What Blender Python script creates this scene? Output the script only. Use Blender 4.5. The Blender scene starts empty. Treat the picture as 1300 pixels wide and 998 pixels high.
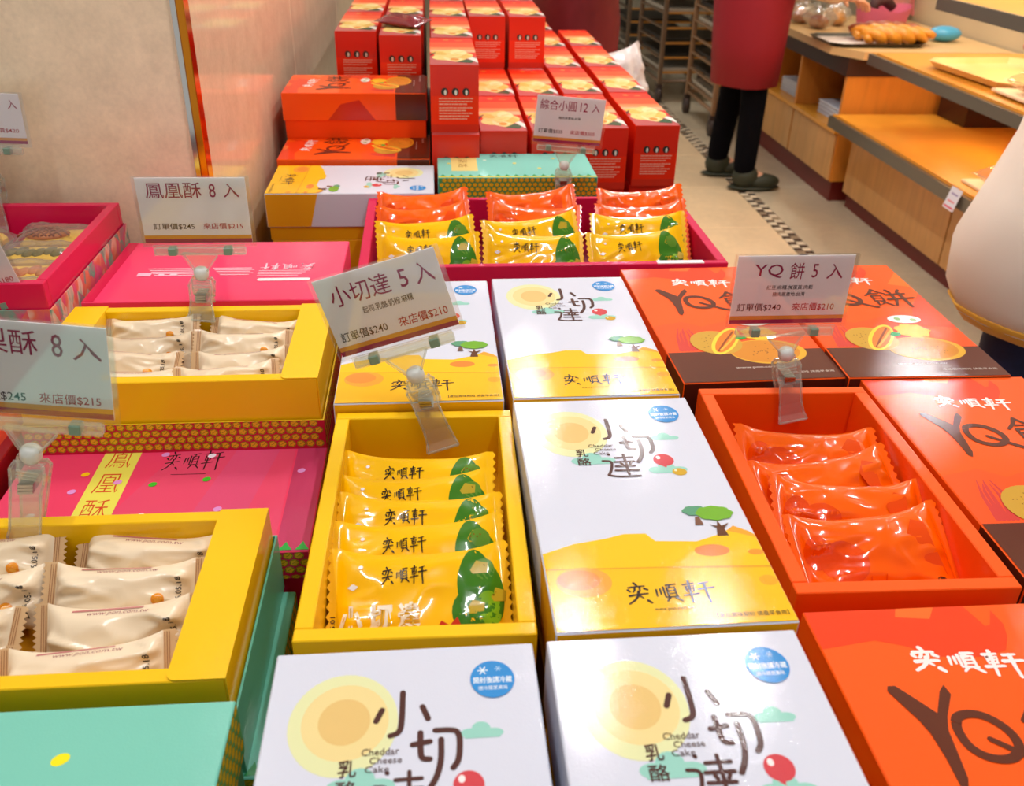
import bpy, bmesh, math, random
from mathutils import Vector, Matrix, noise
from mathutils.geometry import tessellate_polygon

PI = math.pi
SC = bpy.context.scene
COL = SC.collection

# ------------------------------------------------------------------ camera, world, lights, exposure
cam_d = bpy.data.cameras.new('camera')
cam = bpy.data.objects.new('camera', cam_d)
COL.objects.link(cam)
SC.camera = cam
CR = Vector((0.99668551, -0.07901298, 0.01936349))
CU = Vector((0.02250633, 0.4965484, 0.86771721))
CF = Vector((0.07817584, 0.86440537, -0.49668089))
cam.matrix_world = Matrix(((CR.x, CU.x, -CF.x, 0), (CR.y, CU.y, -CF.y, 0), (CR.z, CU.z, -CF.z, 1.35), (0, 0, 0, 1)))
cam_d.sensor_width = 36
cam_d.lens = 36 * 1150 / 1300
cam_d.clip_start = .02
cam_d.dof.use_dof = True
cam_d.dof.focus_distance = .85
cam_d.dof.aperture_fstop = 11

wd = bpy.data.worlds.new('world')
SC.world = wd
wd.use_nodes = True
bg = wd.node_tree.nodes['Background']
bg.inputs[0].default_value = (1.0, .96, .915, 1)
bg.inputs[1].default_value = .58
SC.view_settings.view_transform = 'Standard'
SC.view_settings.look = 'None'
SC.view_settings.gamma = 1
SC.view_settings.exposure = -.24

def area(name, loc, sx, sy, power, col=(.97, .975, 1), rot=(0, 0, 0)):
    l = bpy.data.lights.new(name, 'AREA')
    l.shape = 'RECTANGLE'; l.size = sx; l.size_y = sy; l.energy = power; l.color = col
    o = bpy.data.objects.new(name, l); o.location = loc; o.rotation_euler = rot
    COL.objects.link(o)
    return o
# tubes of the ceiling fittings; the fittings themselves are built further down at the same places
TUBES = [(.40, 2.0, .56), (.86, 2.0, .56), (.40, 3.55, .75), (.86, 3.55, .75), (2.42, 3.85, .6), (2.2, 2.0, .6), (-.6, .6, .6), (.5, .2, .6), (1.3, 6.0, .7), (2.3, 6.2, .7), (.3, 6.0, .7)]  # from the near end of the bread shelf on: lamps added as fill
for tx, ty, tl in TUBES:
    area('ceiling_tube_light', (tx, ty, 2.655), .022, tl, 11.5)

# ------------------------------------------------------------------ helpers
def lin(c):
    o = []
    for v in c[:3]:
        v = v / 255
        o.append(v / 12.92 if v <= .04045 else ((v + .055) / 1.055) ** 2.4)
    return (*o, 1.0)

MATS = {}
def nmat(name):
    m = bpy.data.materials.new(name); m.use_nodes = True
    return m, m.node_tree.nodes, m.node_tree.links, m.node_tree.nodes['Principled BSDF']

def mat(name, col, rough=.5, metal=0, coat=0, bump=0, bscale=200, vary=0, vscale=8, bdist=.0004, spec=.5, stretch=None, ior=None, trans=0, emit=0):
    if name in MATS: return MATS[name]
    m, N, L, P = nmat(name)
    P.inputs['Base Color'].default_value = lin(col)
    P.inputs['Roughness'].default_value = rough
    P.inputs['Metallic'].default_value = metal
    P.inputs['Coat Weight'].default_value = coat
    P.inputs['Coat Roughness'].default_value = .06
    P.inputs['Specular IOR Level'].default_value = spec
    P.inputs['Transmission Weight'].default_value = trans
    if ior: P.inputs['IOR'].default_value = ior
    if emit:
        P.inputs['Emission Color'].default_value = lin(col); P.inputs['Emission Strength'].default_value = emit
    tc = N.new('ShaderNodeTexCoord'); mp = N.new('ShaderNodeMapping')
    if stretch: mp.inputs['Scale'].default_value = stretch
    L.new(tc.outputs['Object'], mp.inputs[0])
    if bump:
        n = N.new('ShaderNodeTexNoise'); n.inputs['Scale'].default_value = bscale; n.inputs['Detail'].default_value = 3
        b = N.new('ShaderNodeBump'); b.inputs['Strength'].default_value = bump; b.inputs['Distance'].default_value = bdist
        L.new(mp.outputs[0], n.inputs['Vector']); L.new(n.outputs['Fac'], b.inputs['Height'])
        L.new(b.outputs[0], P.inputs['Normal']); 
        if coat: L.new(b.outputs[0], P.inputs['Coat Normal'])
    if vary:
        n = N.new('ShaderNodeTexNoise'); n.inputs['Scale'].default_value = vscale; n.inputs['Detail'].default_value = 4
        r = N.new('ShaderNodeMapRange'); r.inputs['To Min'].default_value = 1 - vary; r.inputs['To Max'].default_value = 1 + vary
        x = N.new('ShaderNodeMix'); x.data_type = 'RGBA'; x.blend_type = 'MULTIPLY'; x.inputs[0].default_value = 1
        x.inputs[6].default_value = lin(col)
        L.new(mp.outputs[0], n.inputs['Vector']); L.new(n.outputs['Fac'], r.inputs[0]); L.new(r.outputs[0], x.inputs[7])
        L.new(x.outputs[2], P.inputs['Base Color'])
    MATS[name] = m
    return m

def print_mat(name, rough, coat, bump, bscale=550, bdist=.0003, coatr=.1, big=0):
    """printed board or foil: colour from the face colours, fine relief in the varnish"""
    m, N, L, P = nmat(name)
    a = N.new('ShaderNodeAttribute'); a.attribute_name = 'ink'
    L.new(a.outputs['Color'], P.inputs['Base Color'])
    P.inputs['Roughness'].default_value = rough
    P.inputs['Coat Weight'].default_value = coat; P.inputs['Coat Roughness'].default_value = coatr; P.inputs['Specular IOR Level'].default_value = .18
    tc = N.new('ShaderNodeTexCoord')
    n = N.new('ShaderNodeTexNoise'); n.inputs['Scale'].default_value = bscale; n.inputs['Detail'].default_value = 2
    b = N.new('ShaderNodeBump'); b.inputs['Strength'].default_value = bump; b.inputs['Distance'].default_value = bdist
    L.new(tc.outputs['Object'], n.inputs['Vector']); L.new(n.outputs['Fac'], b.inputs['Height'])
    last = b
    if big:
        n2 = N.new('ShaderNodeTexNoise'); n2.inputs['Scale'].default_value = 9
        b2 = N.new('ShaderNodeBump'); b2.inputs['Strength'].default_value = big; b2.inputs['Distance'].default_value = .004
        L.new(tc.outputs['Object'], n2.inputs['Vector']); L.new(n2.outputs['Fac'], b2.inputs['Height']); L.new(b.outputs[0], b2.inputs['Normal'])
        last = b2
    L.new(last.outputs[0], P.inputs['Normal']); L.new(last.outputs[0], P.inputs['Coat Normal'])
    MATS[name] = m
    return m
BOARD = print_mat('varnished_print_board', .6, .6, .24, coatr=.035, big=.07, bscale=700)
MATTE = print_mat('matte_print_board', .55, .12, .3)
FOIL = print_mat('glossy_pouch_foil', .22, .9, .25, bscale=120, coatr=.05)
CREAM = print_mat('pearly_wrapper_film', .36, .6, .3, bscale=150, coatr=.2)
PAPER = print_mat('card_paper', .6, .05, .05)

def lap(name, tint, fac=.12, rough=.06, dif=.38):
    """thin clear plastic: mostly see-through, brighter where seen edge-on"""
    m, N, L, P = nmat(name)
    N.remove(P)
    t = N.new('ShaderNodeBsdfTransparent'); t.inputs[0].default_value = lin(tint)
    g = N.new('ShaderNodeBsdfGlossy'); g.inputs['Roughness'].default_value = rough
    d = N.new('ShaderNodeBsdfDiffuse'); d.inputs[0].default_value = lin((238, 240, 236))
    lw = N.new('ShaderNodeLayerWeight'); lw.inputs[0].default_value = .45
    mr = N.new('ShaderNodeMapRange'); mr.inputs['To Min'].default_value = fac; mr.inputs['To Max'].default_value = min(1, fac + .55)
    mx = N.new('ShaderNodeMixShader'); m2 = N.new('ShaderNodeMixShader'); m2.inputs[0].default_value = dif
    L.new(g.outputs[0], m2.inputs[1]); L.new(d.outputs[0], m2.inputs[2])
    L.new(lw.outputs['Facing'], mr.inputs[0]); L.new(mr.outputs[0], mx.inputs[0])
    L.new(t.outputs[0], mx.inputs[1]); L.new(m2.outputs[0], mx.inputs[2])
    L.new(mx.outputs[0], N['Material Output'].inputs[0])
    MATS[name] = m
    return m
ACRYL = lap('clear_acrylic', (250, 252, 247), .13, dif=.6)
SLEEVE = lap('clear_card_sleeve', (252, 252, 252), .02, dif=.08)
FILM = lap('clear_wrapper_film', (253, 252, 248), .07, .10, dif=.2)

def empty(name, label=None, cat=None, loc=(0, 0, 0), rz=0, group=None):
    o = bpy.data.objects.new(name, None); COL.objects.link(o)
    o.location = loc; o.rotation_euler = (0, 0, rz); o.empty_display_size = .05
    if label: tag(o, label, cat, group)
    return o
def tag(o, label, cat, group=None):
    o['label'] = label
    if cat: o['category'] = cat
    if group: o['group'] = group
    return o
def copy_tree(o, parent=None):
    c = o.copy(); COL.objects.link(c)
    if parent is not None:
        mpi = o.matrix_parent_inverse.copy(); c.parent = parent; c.matrix_parent_inverse = mpi
    for ch in list(o.children): copy_tree(ch, c)
    return c
def dup(o, loc, rz=0, label=None, group=None, rot=None, scale=None):
    c = copy_tree(o); c.location = loc; c.rotation_euler = rot if rot else (0, 0, rz)
    if scale: c.scale = scale
    if label: c['label'] = label
    if group: c['group'] = group
    return c

class MB:
    def __init__(s): s.v = []; s.f = []; s.c = []; s.sm = []
    def add(s, vs, fs, col=None, smooth=False, M=None):
        b = len(s.v)
        s.v += [tuple(M @ Vector(p)) if M else tuple(p) for p in vs]
        for f in fs:
            s.f.append(tuple(i + b for i in f)); s.c.append(col); s.sm.append(smooth)
        return s
    def box(s, x0, x1, y0, y1, z0, z1, col=None, ch=0, M=None):
        if ch <= 0:
            vs = [(x, y, z) for x in (x0, x1) for y in (y0, y1) for z in (z0, z1)]
            return s.add(vs, [(0, 1, 3, 2), (4, 6, 7, 5), (0, 4, 5, 1), (2, 3, 7, 6), (0, 2, 6, 4), (1, 5, 7, 3)], col, M=M)
        vs = []; idx = {}
        X = (x0, x1); Y = (y0, y1); Z = (z0, z1); q = (ch, -ch)
        for i in (0, 1):
            for j in (0, 1):
                for k in (0, 1):
                    idx[i, j, k] = len(vs)
                    vs += [(X[i], Y[j] + q[j], Z[k] + q[k]), (X[i] + q[i], Y[j], Z[k] + q[k]), (X[i] + q[i], Y[j] + q[j], Z[k])]
        I = lambda i, j, k, a: idx[i, j, k] + a
        fs = []
        for i in (0, 1): fs.append([I(i, 0, 0, 0), I(i, 1, 0, 0), I(i, 1, 1, 0), I(i, 0, 1, 0)][::1 if i else -1])
        for j in (0, 1): fs.append([I(0, j, 0, 1), I(1, j, 0, 1), I(1, j, 1, 1), I(0, j, 1, 1)][::-1 if j else 1])
        for k in (0, 1): fs.append([I(0, 0, k, 2), I(1, 0, k, 2), I(1, 1, k, 2), I(0, 1, k, 2)][::1 if k else -1])
        for i in (0, 1):
            for j in (0, 1): fs.append([I(i, j, 0, 0), I(i, j, 1, 0), I(i, j, 1, 1), I(i, j, 0, 1)][::1 if i == j else -1])
            for k in (0, 1): fs.append([I(i, 0, k, 0), I(i, 1, k, 0), I(i, 1, k, 2), I(i, 0, k, 2)][::-1 if i == k else 1])
        for j in (0, 1):
            for k in (0, 1): fs.append([I(0, j, k, 1), I(1, j, k, 1), I(1, j, k, 2), I(0, j, k, 2)][::1 if j == k else -1])
        for i in (0, 1):
            for j in (0, 1):
                for k in (0, 1): fs.append([I(i, j, k, 0), I(i, j, k, 1), I(i, j, k, 2)][::1 if (i + j + k) % 2 else -1])
        return s.add(vs, fs, col, M=M)
    def tube(s, pts, r, n=8, col=None, cap=True, smooth=True):
        pts = [Vector(p) for p in pts]; rs = r if isinstance(r, (list, tuple)) else [r] * len(pts)
        vs = []; fs = []
        up = Vector((0, 0, 1))
        for i, p in enumerate(pts):
            t = (pts[min(i + 1, len(pts) - 1)] - pts[max(i - 1, 0)]).normalized()
            a = t.cross(up if abs(t.z) < .95 else Vector((1, 0, 0))).normalized(); b = a.cross(t)
            for k in range(n):
                an = 2 * PI * k / n
                vs.append(p + (a * math.cos(an) + b * math.sin(an)) * rs[i])
        for i in range(len(pts) - 1):
            for k in range(n):
                fs.append((i * n + k, i * n + (k + 1) % n, (i + 1) * n + (k + 1) % n, (i + 1) * n + k))
        if cap:
            fs.append(tuple(range(n))[::-1]); fs.append(tuple((len(pts) - 1) * n + k for k in range(n)))
        return s.add(vs, fs, col, smooth)
    def ell(s, c, r, nu=12, nv=8, col=None, M=None):
        vs = [(c[0], c[1], c[2] - r[2])]; fs = []
        for j in range(1, nv):
            ph = -PI / 2 + PI * j / nv
            for i in range(nu):
                a = 2 * PI * i / nu
                vs.append((c[0] + r[0] * math.cos(ph) * math.cos(a), c[1] + r[1] * math.cos(ph) * math.sin(a), c[2] + r[2] * math.sin(ph)))
        vs.append((c[0], c[1], c[2] + r[2])); T = len(vs) - 1
        for i in range(nu):
            i2 = (i + 1) % nu
            fs.append((0, 1 + i2, 1 + i)); fs.append((T, T - nu + i, T - nu + i2))
            for j in range(nv - 2):
                b = 1 + j * nu; fs.append((b + i, b + i2, b + nu + i2, b + nu + i))
        return s.add(vs, fs, col, True, M)
    def build(s, name, m=None, parent=None, loc=None, rz=0, bevel=0):
        me = bpy.data.meshes.new(name); me.from_pydata(s.v, [], s.f)
        me.polygons.foreach_set('use_smooth', s.sm)
        if any(c is not None for c in s.c):
            at = me.color_attributes.new('ink', 'FLOAT_COLOR', 'CORNER'); buf = []
            lc = {}
            for f, c in zip(s.f, s.c):
                if c not in lc: lc[c] = lin(c if c else (255, 255, 255))
                buf.extend(lc[c] * len(f))
            at.data.foreach_set('color', buf)
        if m: me.materials.append(m)
        me.update()
        o = bpy.data.objects.new(name, me); COL.objects.link(o)
        if parent: o.parent = parent
        if loc: o.location = loc
        if rz: o.rotation_euler = (0, 0, rz)
        return o

# ---- flat print: polygons, ellipses, strokes and lettering laid on a face
TXT = {}
def glyphs(s, off=0):
    k = (s, off)
    if k not in TXT:
        c = bpy.data.curves.new('lettering', 'FONT'); c.body = s; c.resolution_u = 2; c.offset = off
        o = bpy.data.objects.new('lettering', c); COL.objects.link(o)
        dg = bpy.context.evaluated_depsgraph_get()
        me = o.evaluated_get(dg).to_mesh()
        vs = [(v.co.x, v.co.y) for v in me.vertices]; fs = [tuple(p.vertices) for p in me.polygons]
        fl = [me.polygons[i].normal.z < 0 for i in range(len(fs))]
        fs = [f[::-1] if q else f for f, q in zip(fs, fl)]
        o.evaluated_get(dg).to_mesh_clear()
        bpy.data.objects.remove(o); bpy.data.curves.remove(c)
        xs = [v[0] for v in vs]; ys = [v[1] for v in vs]
        x0, x1, y0, y1 = min(xs), max(xs), min(ys), max(ys)
        TXT[k] = ([((x - x0) / (x1 - x0), (y - y0) / (y1 - y0)) for x, y in vs], fs, (x1 - x0) / (y1 - y0))
    return TXT[k]

LOGO = [([(.10, 1.), (.13, .86)], .03), ([(.03, .79), (.12, .83), (.21, .85)], .028), ([(.10, .82), (.09, .66), (.07, .58)], .026), ([(.155, .82), (.15, .62)], .026),
        ([(.015, .68), (.035, .60)], .03), ([(.205, .73), (.24, .67)], .03), ([(.02, .41), (.12, .47), (.23, .50)], .03), ([(.13, .60), (.12, .42), (.07, .22), (.0, .06)], .03),
        ([(.13, .42), (.17, .3)], .024), ([(.215, .18), (.25, .08)], .034),
        ([(.335, .66), (.33, .36)], .022), ([(.38, .68), (.38, .42)], .022), ([(.42, .76), (.425, .30)], .024), ([(.46, .84), (.54, .88), (.57, .88)], .024), ([(.50, .86), (.485, .74)], .02),
        ([(.46, .72), (.46, .32)], .024), ([(.46, .72), (.55, .75), (.555, .32)], .026), ([(.47, .58), (.54, .6)], .018), ([(.47, .45), (.54, .47)], .018), ([(.44, .30), (.57, .32)], .022),
        ([(.47, .28), (.43, .12)], .022), ([(.54, .28), (.60, .12)], .028),
        ([(.655, .84), (.78, .9)], .024), ([(.68, .74), (.68, .5), (.76, .53), (.775, .78), (.68, .74)], .022), ([(.68, .64), (.765, .66)], .018), ([(.64, .35), (.81, .42)], .026),
        ([(.725, 1.0), (.72, .6), (.71, .03)], .028), ([(.84, .86), (.95, .92)], .024), ([(.82, .61), (1.0, .68)], .028), ([(.90, .88), (.90, .4), (.91, .0)], .03)]

class Art:
    def __init__(s, lay=.00008, step=.000009):
        s.m = MB(); s.lay0 = lay; s.step = step; s.frame((0, 0, 0), (1, 0, 0), (0, 1, 0)); s.warp = None
    def frame(s, O, U, V, scale=.001):
        s.O = Vector(O); s.U = Vector(U); s.V = Vector(V); s.W = s.U.cross(s.V); s.k = scale; s.lay = s.lay0
        return s
    def _add(s, pts, fs, col):
        if s.warp: vs = [s.warp(x * s.k, y * s.k, s.lay) for x, y in pts]
        else: vs = [s.O + s.U * (x * s.k) + s.V * (y * s.k) + s.W * s.lay for x, y in pts]
        s.m.add(vs, fs, col, smooth=bool(s.warp)); s.lay += s.step
        return s
    def poly(s, pts, col):
        t = tessellate_polygon([[Vector((x, y, 0)) for x, y in pts]])
        fs = []
        for a, b, c in t:
            A, B, C_ = pts[a], pts[b], pts[c]
            cr = (B[0] - A[0]) * (C_[1] - A[1]) - (B[1] - A[1]) * (C_[0] - A[0])
            fs.append((a, b, c) if cr > 0 else (a, c, b))
        return s._add(pts, fs, col)
    def rect(s, x0, y0, x1, y1, col): return s.poly([(x0, y0), (x1, y0), (x1, y1), (x0, y1)], col)
    def ell(s, cx, cy, rx, ry, col, n=28, rot=0, rings=1, fn=None):
        pts = [(cx, cy)]; fs = []
        c, si = math.cos(rot), math.sin(rot)
        for j in range(1, rings + 1):
            for i in range(n):
                a = 2 * PI * i / n; q = j / rings * (fn(a) if fn else 1)
                x, y = rx * q * math.cos(a), ry * q * math.sin(a)
                pts.append((cx + x * c - y * si, cy + x * si + y * c))
        for i in range(n):
            i2 = (i + 1) % n; fs.append((0, 1 + i, 1 + i2))
            for j in range(rings - 1):
                b = 1 + j * n; fs.append((b + i, b + n + i, b + n + i2, b + i2))
        return s._add(pts, fs, col)
    def stroke(s, pts, w, col, sub=1, rnd=True, chk=0):
        P = [Vector(p) for p in pts]
        for _ in range(chk):
            Q = [P[0]]
            for a, b in zip(P, P[1:]): Q += [a.lerp(b, .25), a.lerp(b, .75)]
            P = Q + [P[-1]]
        if sub > 1:
            Q = [P[0]]
            for a, b in zip(P, P[1:]):
                for k in range(1, sub + 1): Q.append(a.lerp(b, k / sub))
            P = Q
        ws = w if isinstance(w, (list, tuple)) else [w] * len(P)
        if len(ws) != len(P):
            ws = [ws[0] + (ws[-1] - ws[0]) * i / (len(P) - 1) for i in range(len(P))]
        L_, R_ = [], []
        for i, p in enumerate(P):
            t = (P[min(i + 1, len(P) - 1)] - P[max(i - 1, 0)])
            t = t.normalized() if t.length else Vector((1, 0)); n_ = Vector((-t.y, t.x)) * ws[i] / 2
            L_.append(p + n_); R_.append(p - n_)
        vs = [tuple(p) for p in L_ + R_]; n = len(P); fs = [(i, n + i, n + i + 1, i + 1) for i in range(n - 1)]
        if rnd:
            for e, p, wv in ((0, P[0], ws[0]), (1, P[-1], ws[-1])):
                b = len(vs); vs.append(tuple(p))
                t = (P[1] - P[0]) if not e else (P[-1] - P[-2])
                a0 = math.atan2(t.y, t.x) + (PI / 2 if not e else -PI / 2)
                for k in range(6):
                    a = a0 + PI * k / 5; vs.append((p.x + math.cos(a) * wv / 2, p.y + math.sin(a) * wv / 2))
                fs += [(b, b + 1 + k, b + 2 + k) for k in range(5)]
        return s._add(vs, fs, col)
    def text(s, t, x0, y0, x1, y1, col, off=0, rot=0):
        """lettering fitted into the rectangle x0..x1, y0..y1 (turned by rot about its centre)"""
        v, f, _ = glyphs(t, off)
        cx, cy = (x0 + x1) / 2, (y0 + y1) / 2; c, si = math.cos(rot), math.sin(rot)
        w, h = x1 - x0, y1 - y0; pts = []
        for a, b in v:
            x, y = (a - .5) * w, (b - .5) * h
            pts.append((cx + x * c - y * si, cy + x * si + y * c))
        return s._add(pts, f, col)
    def logo(s, x0, y0, x1, y1, col, rot=0, k=1):
        cx, cy = (x0 + x1) / 2, (y0 + y1) / 2; c, si = math.cos(rot), math.sin(rot); w, h = x1 - x0, y1 - y0
        for pts, wd_ in LOGO:
            q = []
            for a, b in pts:
                x, y = (a - .5) * w, (b - .5) * h; q.append((cx + x * c - y * si, cy + x * si + y * c))
            s.stroke(q, [wd_ * abs(w) * k * 1.15, wd_ * abs(w) * k * .8], col)
        return s
    def build(s, name, m, parent): return s.m.build(name, m, parent)

# colours
WHITE = (214, 219, 234); YEL = (250, 188, 0); BROWN = (74, 38, 34); ORG = (255, 90, 0); DKB = (92, 36, 12)
YT = (252, 200, 0); OT = (238, 70, 20); PINKL = (236, 60, 104); MINT = (122, 204, 184); CRIM = (232, 8, 70)
TABLE_Z = .735
# ------------------------------------------------------------------ gift boxes with printed lids
def gift_box(name, W, D, H, lidh, base_col, lid_col, art_fn, label=None, cat='gift box', group=None, inset=.003):
    """origin at the middle of the bottom; lid on a slightly smaller base"""
    r = empty(name, label, cat, group=group)
    MB().box(-W / 2 + inset, W / 2 - inset, -D / 2 + inset, D / 2 - inset, 0, H - .004, base_col, .0008).build('base', MATTE, r)
    lid = MB().box(-W / 2, W / 2, -D / 2, D / 2, H - lidh, H, lid_col, .0009).build('lid', BOARD, r)
    if art_fn:
        a = Art(); art_fn(a, W, D, H, lidh); a.build('printed_artwork', BOARD, lid)
    return r

def pineapples(a, x0, x1, y0, y1, bgc, dot=(236, 190, 30), line=(150, 140, 10), s=9.0):
    a.rect(x0, y0, x1, y1, bgc)
    dy = s * .84; row = 0; y = y1 - dy * .45
    base = a.lay
    while y > y0 + dy * .2:
        x = x0 + s * (.55 if row % 2 else .05)
        while x < x1 - s * .3:
            if x > x0 + s * .3:
                a.lay = base
                a.ell(x, y, s * .47, min(dy * .5, y - y0), line, 10)
                a.ell(x, y, s * .42, min(dy * .45, y - y0), dot, 10, fn=lambda t: .86 + .14 * math.cos(5 * t))
                a.stroke([(x - s * .2, y - s * .12), (x + s * .05, y + s * .02), (x + s * .18, y + s * .16)], s * .06, line, rnd=False)
            x += s
        y -= dy; row += 1
    a.lay = base + a.step * 4
def little_trees(a, x0, x1, y, h, s, col=(30, 150, 70)):
    x = x0 + s / 2
    while x < x1:
        a.poly([(x - s * .42, y), (x + s * .42, y), (x + s * .12, y + h * .62), (x, y + h), (x - s * .14, y + h * .6)], col); a.lay -= a.step
        x += s
    a.lay += a.step

def cheese_art(a, W, D, H, lidh):
    w, d = W * 500 - .9, D * 500 - .9
    a.frame((0, 0, H), (1, 0, 0), (0, 1, 0))
    a.ell(-33, 84, 29.5, 34, (226, 230, 176), 40).ell(-32, 85, 23.5, 25.5, (236, 216, 150), 36).ell(-32.5, 85, 14, 15.5, (228, 194, 122), 32)
    for cx, cy, k in ((41, 73, 1), (-22, 44, 1.5), (33, 28.5, 1.3)):
        a.ell(cx, cy + 2.4 * k, 5.2 * k, 5.0 * k, (150, 210, 196), 16).ell(cx - 6 * k, cy, 5.2 * k, 3.2 * k, (150, 210, 196), 14).ell(cx + 6.6 * k, cy - .2, 5.4 * k, 3 * k, (150, 210, 196), 14)
        a.rect(cx - 9 * k, cy - 3.4 * k, cx + 10 * k, cy - 1 * k, (150, 210, 196))
    a.ell(33, 41.5, 8, 8.3, (208, 66, 76), 24).poly([(30, 33.5), (33, 31), (34, 35)], (208, 66, 76)).ell(29.5, 45, 1.8, 2.4, (250, 235, 235), 12)
    a.ell(41.5, 25, 5.6, 4.8, (206, 164, 36), 20).ell(39, 27, 1.2, 1.3, (250, 240, 200), 10)
    K = lambda p, ww: a.stroke(p, ww, BROWN, chk=2 if len(p) > 2 else 0)
    for p in ([(-12.4, 91.5), (-15.4, 84)], [(-1.3, 103), (-1.5, 81), (-3, 75.5), (-7.5, 74)], [(9.6, 92.5), (12.6, 84)],
              [(4.5, 67.5), (13.5, 69)], [(8.5, 75), (8.6, 61), (9.8, 58.3), (13.4, 58)], [(16.5, 76), (26, 75.9), (28.6, 74.2), (29.5, 69), (28.6, 56.5), (25.4, 52)], [(19.5, 70), (19.4, 57), (17, 47), (13, 40)]): K(p, 3.3)
    for p in ([(-8.6, 51.2), (-8.2, 50.8)], [(-14.4, 43), (-9, 42.7), (-7.6, 40), (-10, 30), (-13, 24)], [(-12.8, 23.6), (-6, 21.3), (10.6, 21.6)], [(3, 51), (3, 36)],
              [(-4, 46.6), (9.2, 46.8)], [(-5.5, 41), (9.7, 41)], [(-1, 39.2), (0, 37)], [(6.7, 39.2), (5.6, 37)], [(-5.5, 35), (8.8, 34.8)], [(-6.6, 29.6), (10.6, 29.2)], [(2.6, 35), (2.6, 24)]): K(p, 2.3)
    a.text('乳', -33.5, 49.5, -24, 60, BROWN, .01).text('酪', -34, 37.5, -23.5, 47.5, BROWN, .01)
    a.text('Cheddar', -22, 62, -2.5, 66.4, BROWN).text('Cheese', -17.6, 56.8, -1, 60.8, BROWN).text('Cake', -19.8, 51.6, -7.4, 55.6, BROWN)
    a.ell(49.3, 109.5, 12.6, 13.6, (44, 142, 214), 36)
    a.text('開封後請冷藏', 38.4, 106.5, 60.4, 111.3, (240, 248, 252), .012).text('請冷藏更美味', 41, 101.6, 57.6, 104.6, (240, 248, 252))
    for k in range(3):
        t = k * PI / 3; a.stroke([(44 - 2.8 * math.cos(t), 116 - 2.8 * math.sin(t)), (44 + 2.8 * math.cos(t), 116 + 2.8 * math.sin(t))], .7, (235, 246, 252))
        a.stroke([(53 - 1.9 * math.cos(t), 117 - 1.9 * math.sin(t)), (53 + 1.9 * math.cos(t), 117 + 1.9 * math.sin(t))], .35, (190, 224, 244))
    a.poly([(-w, -64), (-52, -55), (-30, -50.8), (-16, -46.5), (-1, -47), (4, -55.5), (32, -57.6), (50, -51), (57, -46.5), (62, -42.5), (71, -49), (w, -53), (w, -d), (-w, -d)], (250, 196, 0))
    a.poly([(56, -47.5), (62, -42.5), (71, -49), (w, -53), (w, -56)], (238, 164, 40))
    a.poly([(-w, -79), (0, -81.5), (w, -85), (w, -87), (0, -83), (-w, -80.5)], (228, 160, 12))
    a.poly([(-w, -80.5), (w, -87), (w, -d), (-w, -d)], (252, 192, 0))
    a.ell(40, -67.5, 12, 6, (232, 136, 44), 24).ell(69, -71, 5.5, 3, (234, 150, 40), 16).ell(68, -99, 6, 5, (238, 168, 26), 16)
    a.ell(-51, -93, 18, 14, (240, 166, 46), 28).ell(-54, -91, 14, 9.5, (236, 146, 50), 24)
    a.poly([(48, -53), (50, -44), (46, -40), (51, -42), (52.5, -36), (54, -42), (60, -39), (55, -45), (56, -53)], (96, 50, 20))
    a.poly([(36, -40), (38, -31), (41, -31), (42, -40)], (120, 80, 60))
    a.ell(40, -24, 10, 6, (88, 156, 120), 20, fn=lambda t: .93 + .07 * math.cos(6 * t)).ell(53, -27.5, 14, 8.6, (112, 176, 40), 28, fn=lambda t: .95 + .05 * math.cos(8 * t))
    a.logo(-25.5, -116.5, 30.5, -96.5, (40, 30, 30), rot=-.02)
    a.text('www.pon.com.tw', -11.5, -122.6, 13.5, -119.6, (60, 45, 20)).text('【產品賞味期短 請盡早食用】', 25.5, -130.6, 70.8, -126.6, (60, 45, 20))
    # sides: the hill colour runs over the edge
    lh = lidh * 1000 - 1
    a.frame((0, -D / 2, H), (1, 0, 0), (0, 0, 1)).rect(-w, -lh, w, -.9, (248, 184, 0)).ell(-51, -lh * .55, 20, 9, (236, 150, 40), 20)
    a.frame((-W / 2, 0, H), (0, -1, 0), (0, 0, 1)).poly([(62, -.9), (d, -.9), (d, -lh), (76, -lh)], (236, 172, 16))
    a.frame((W / 2, 0, H), (0, 1, 0), (0, 0, 1)).poly([(-52, -.9), (-66, -lh), (-d, -lh), (-d, -.9)], (236, 172, 16))

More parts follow.
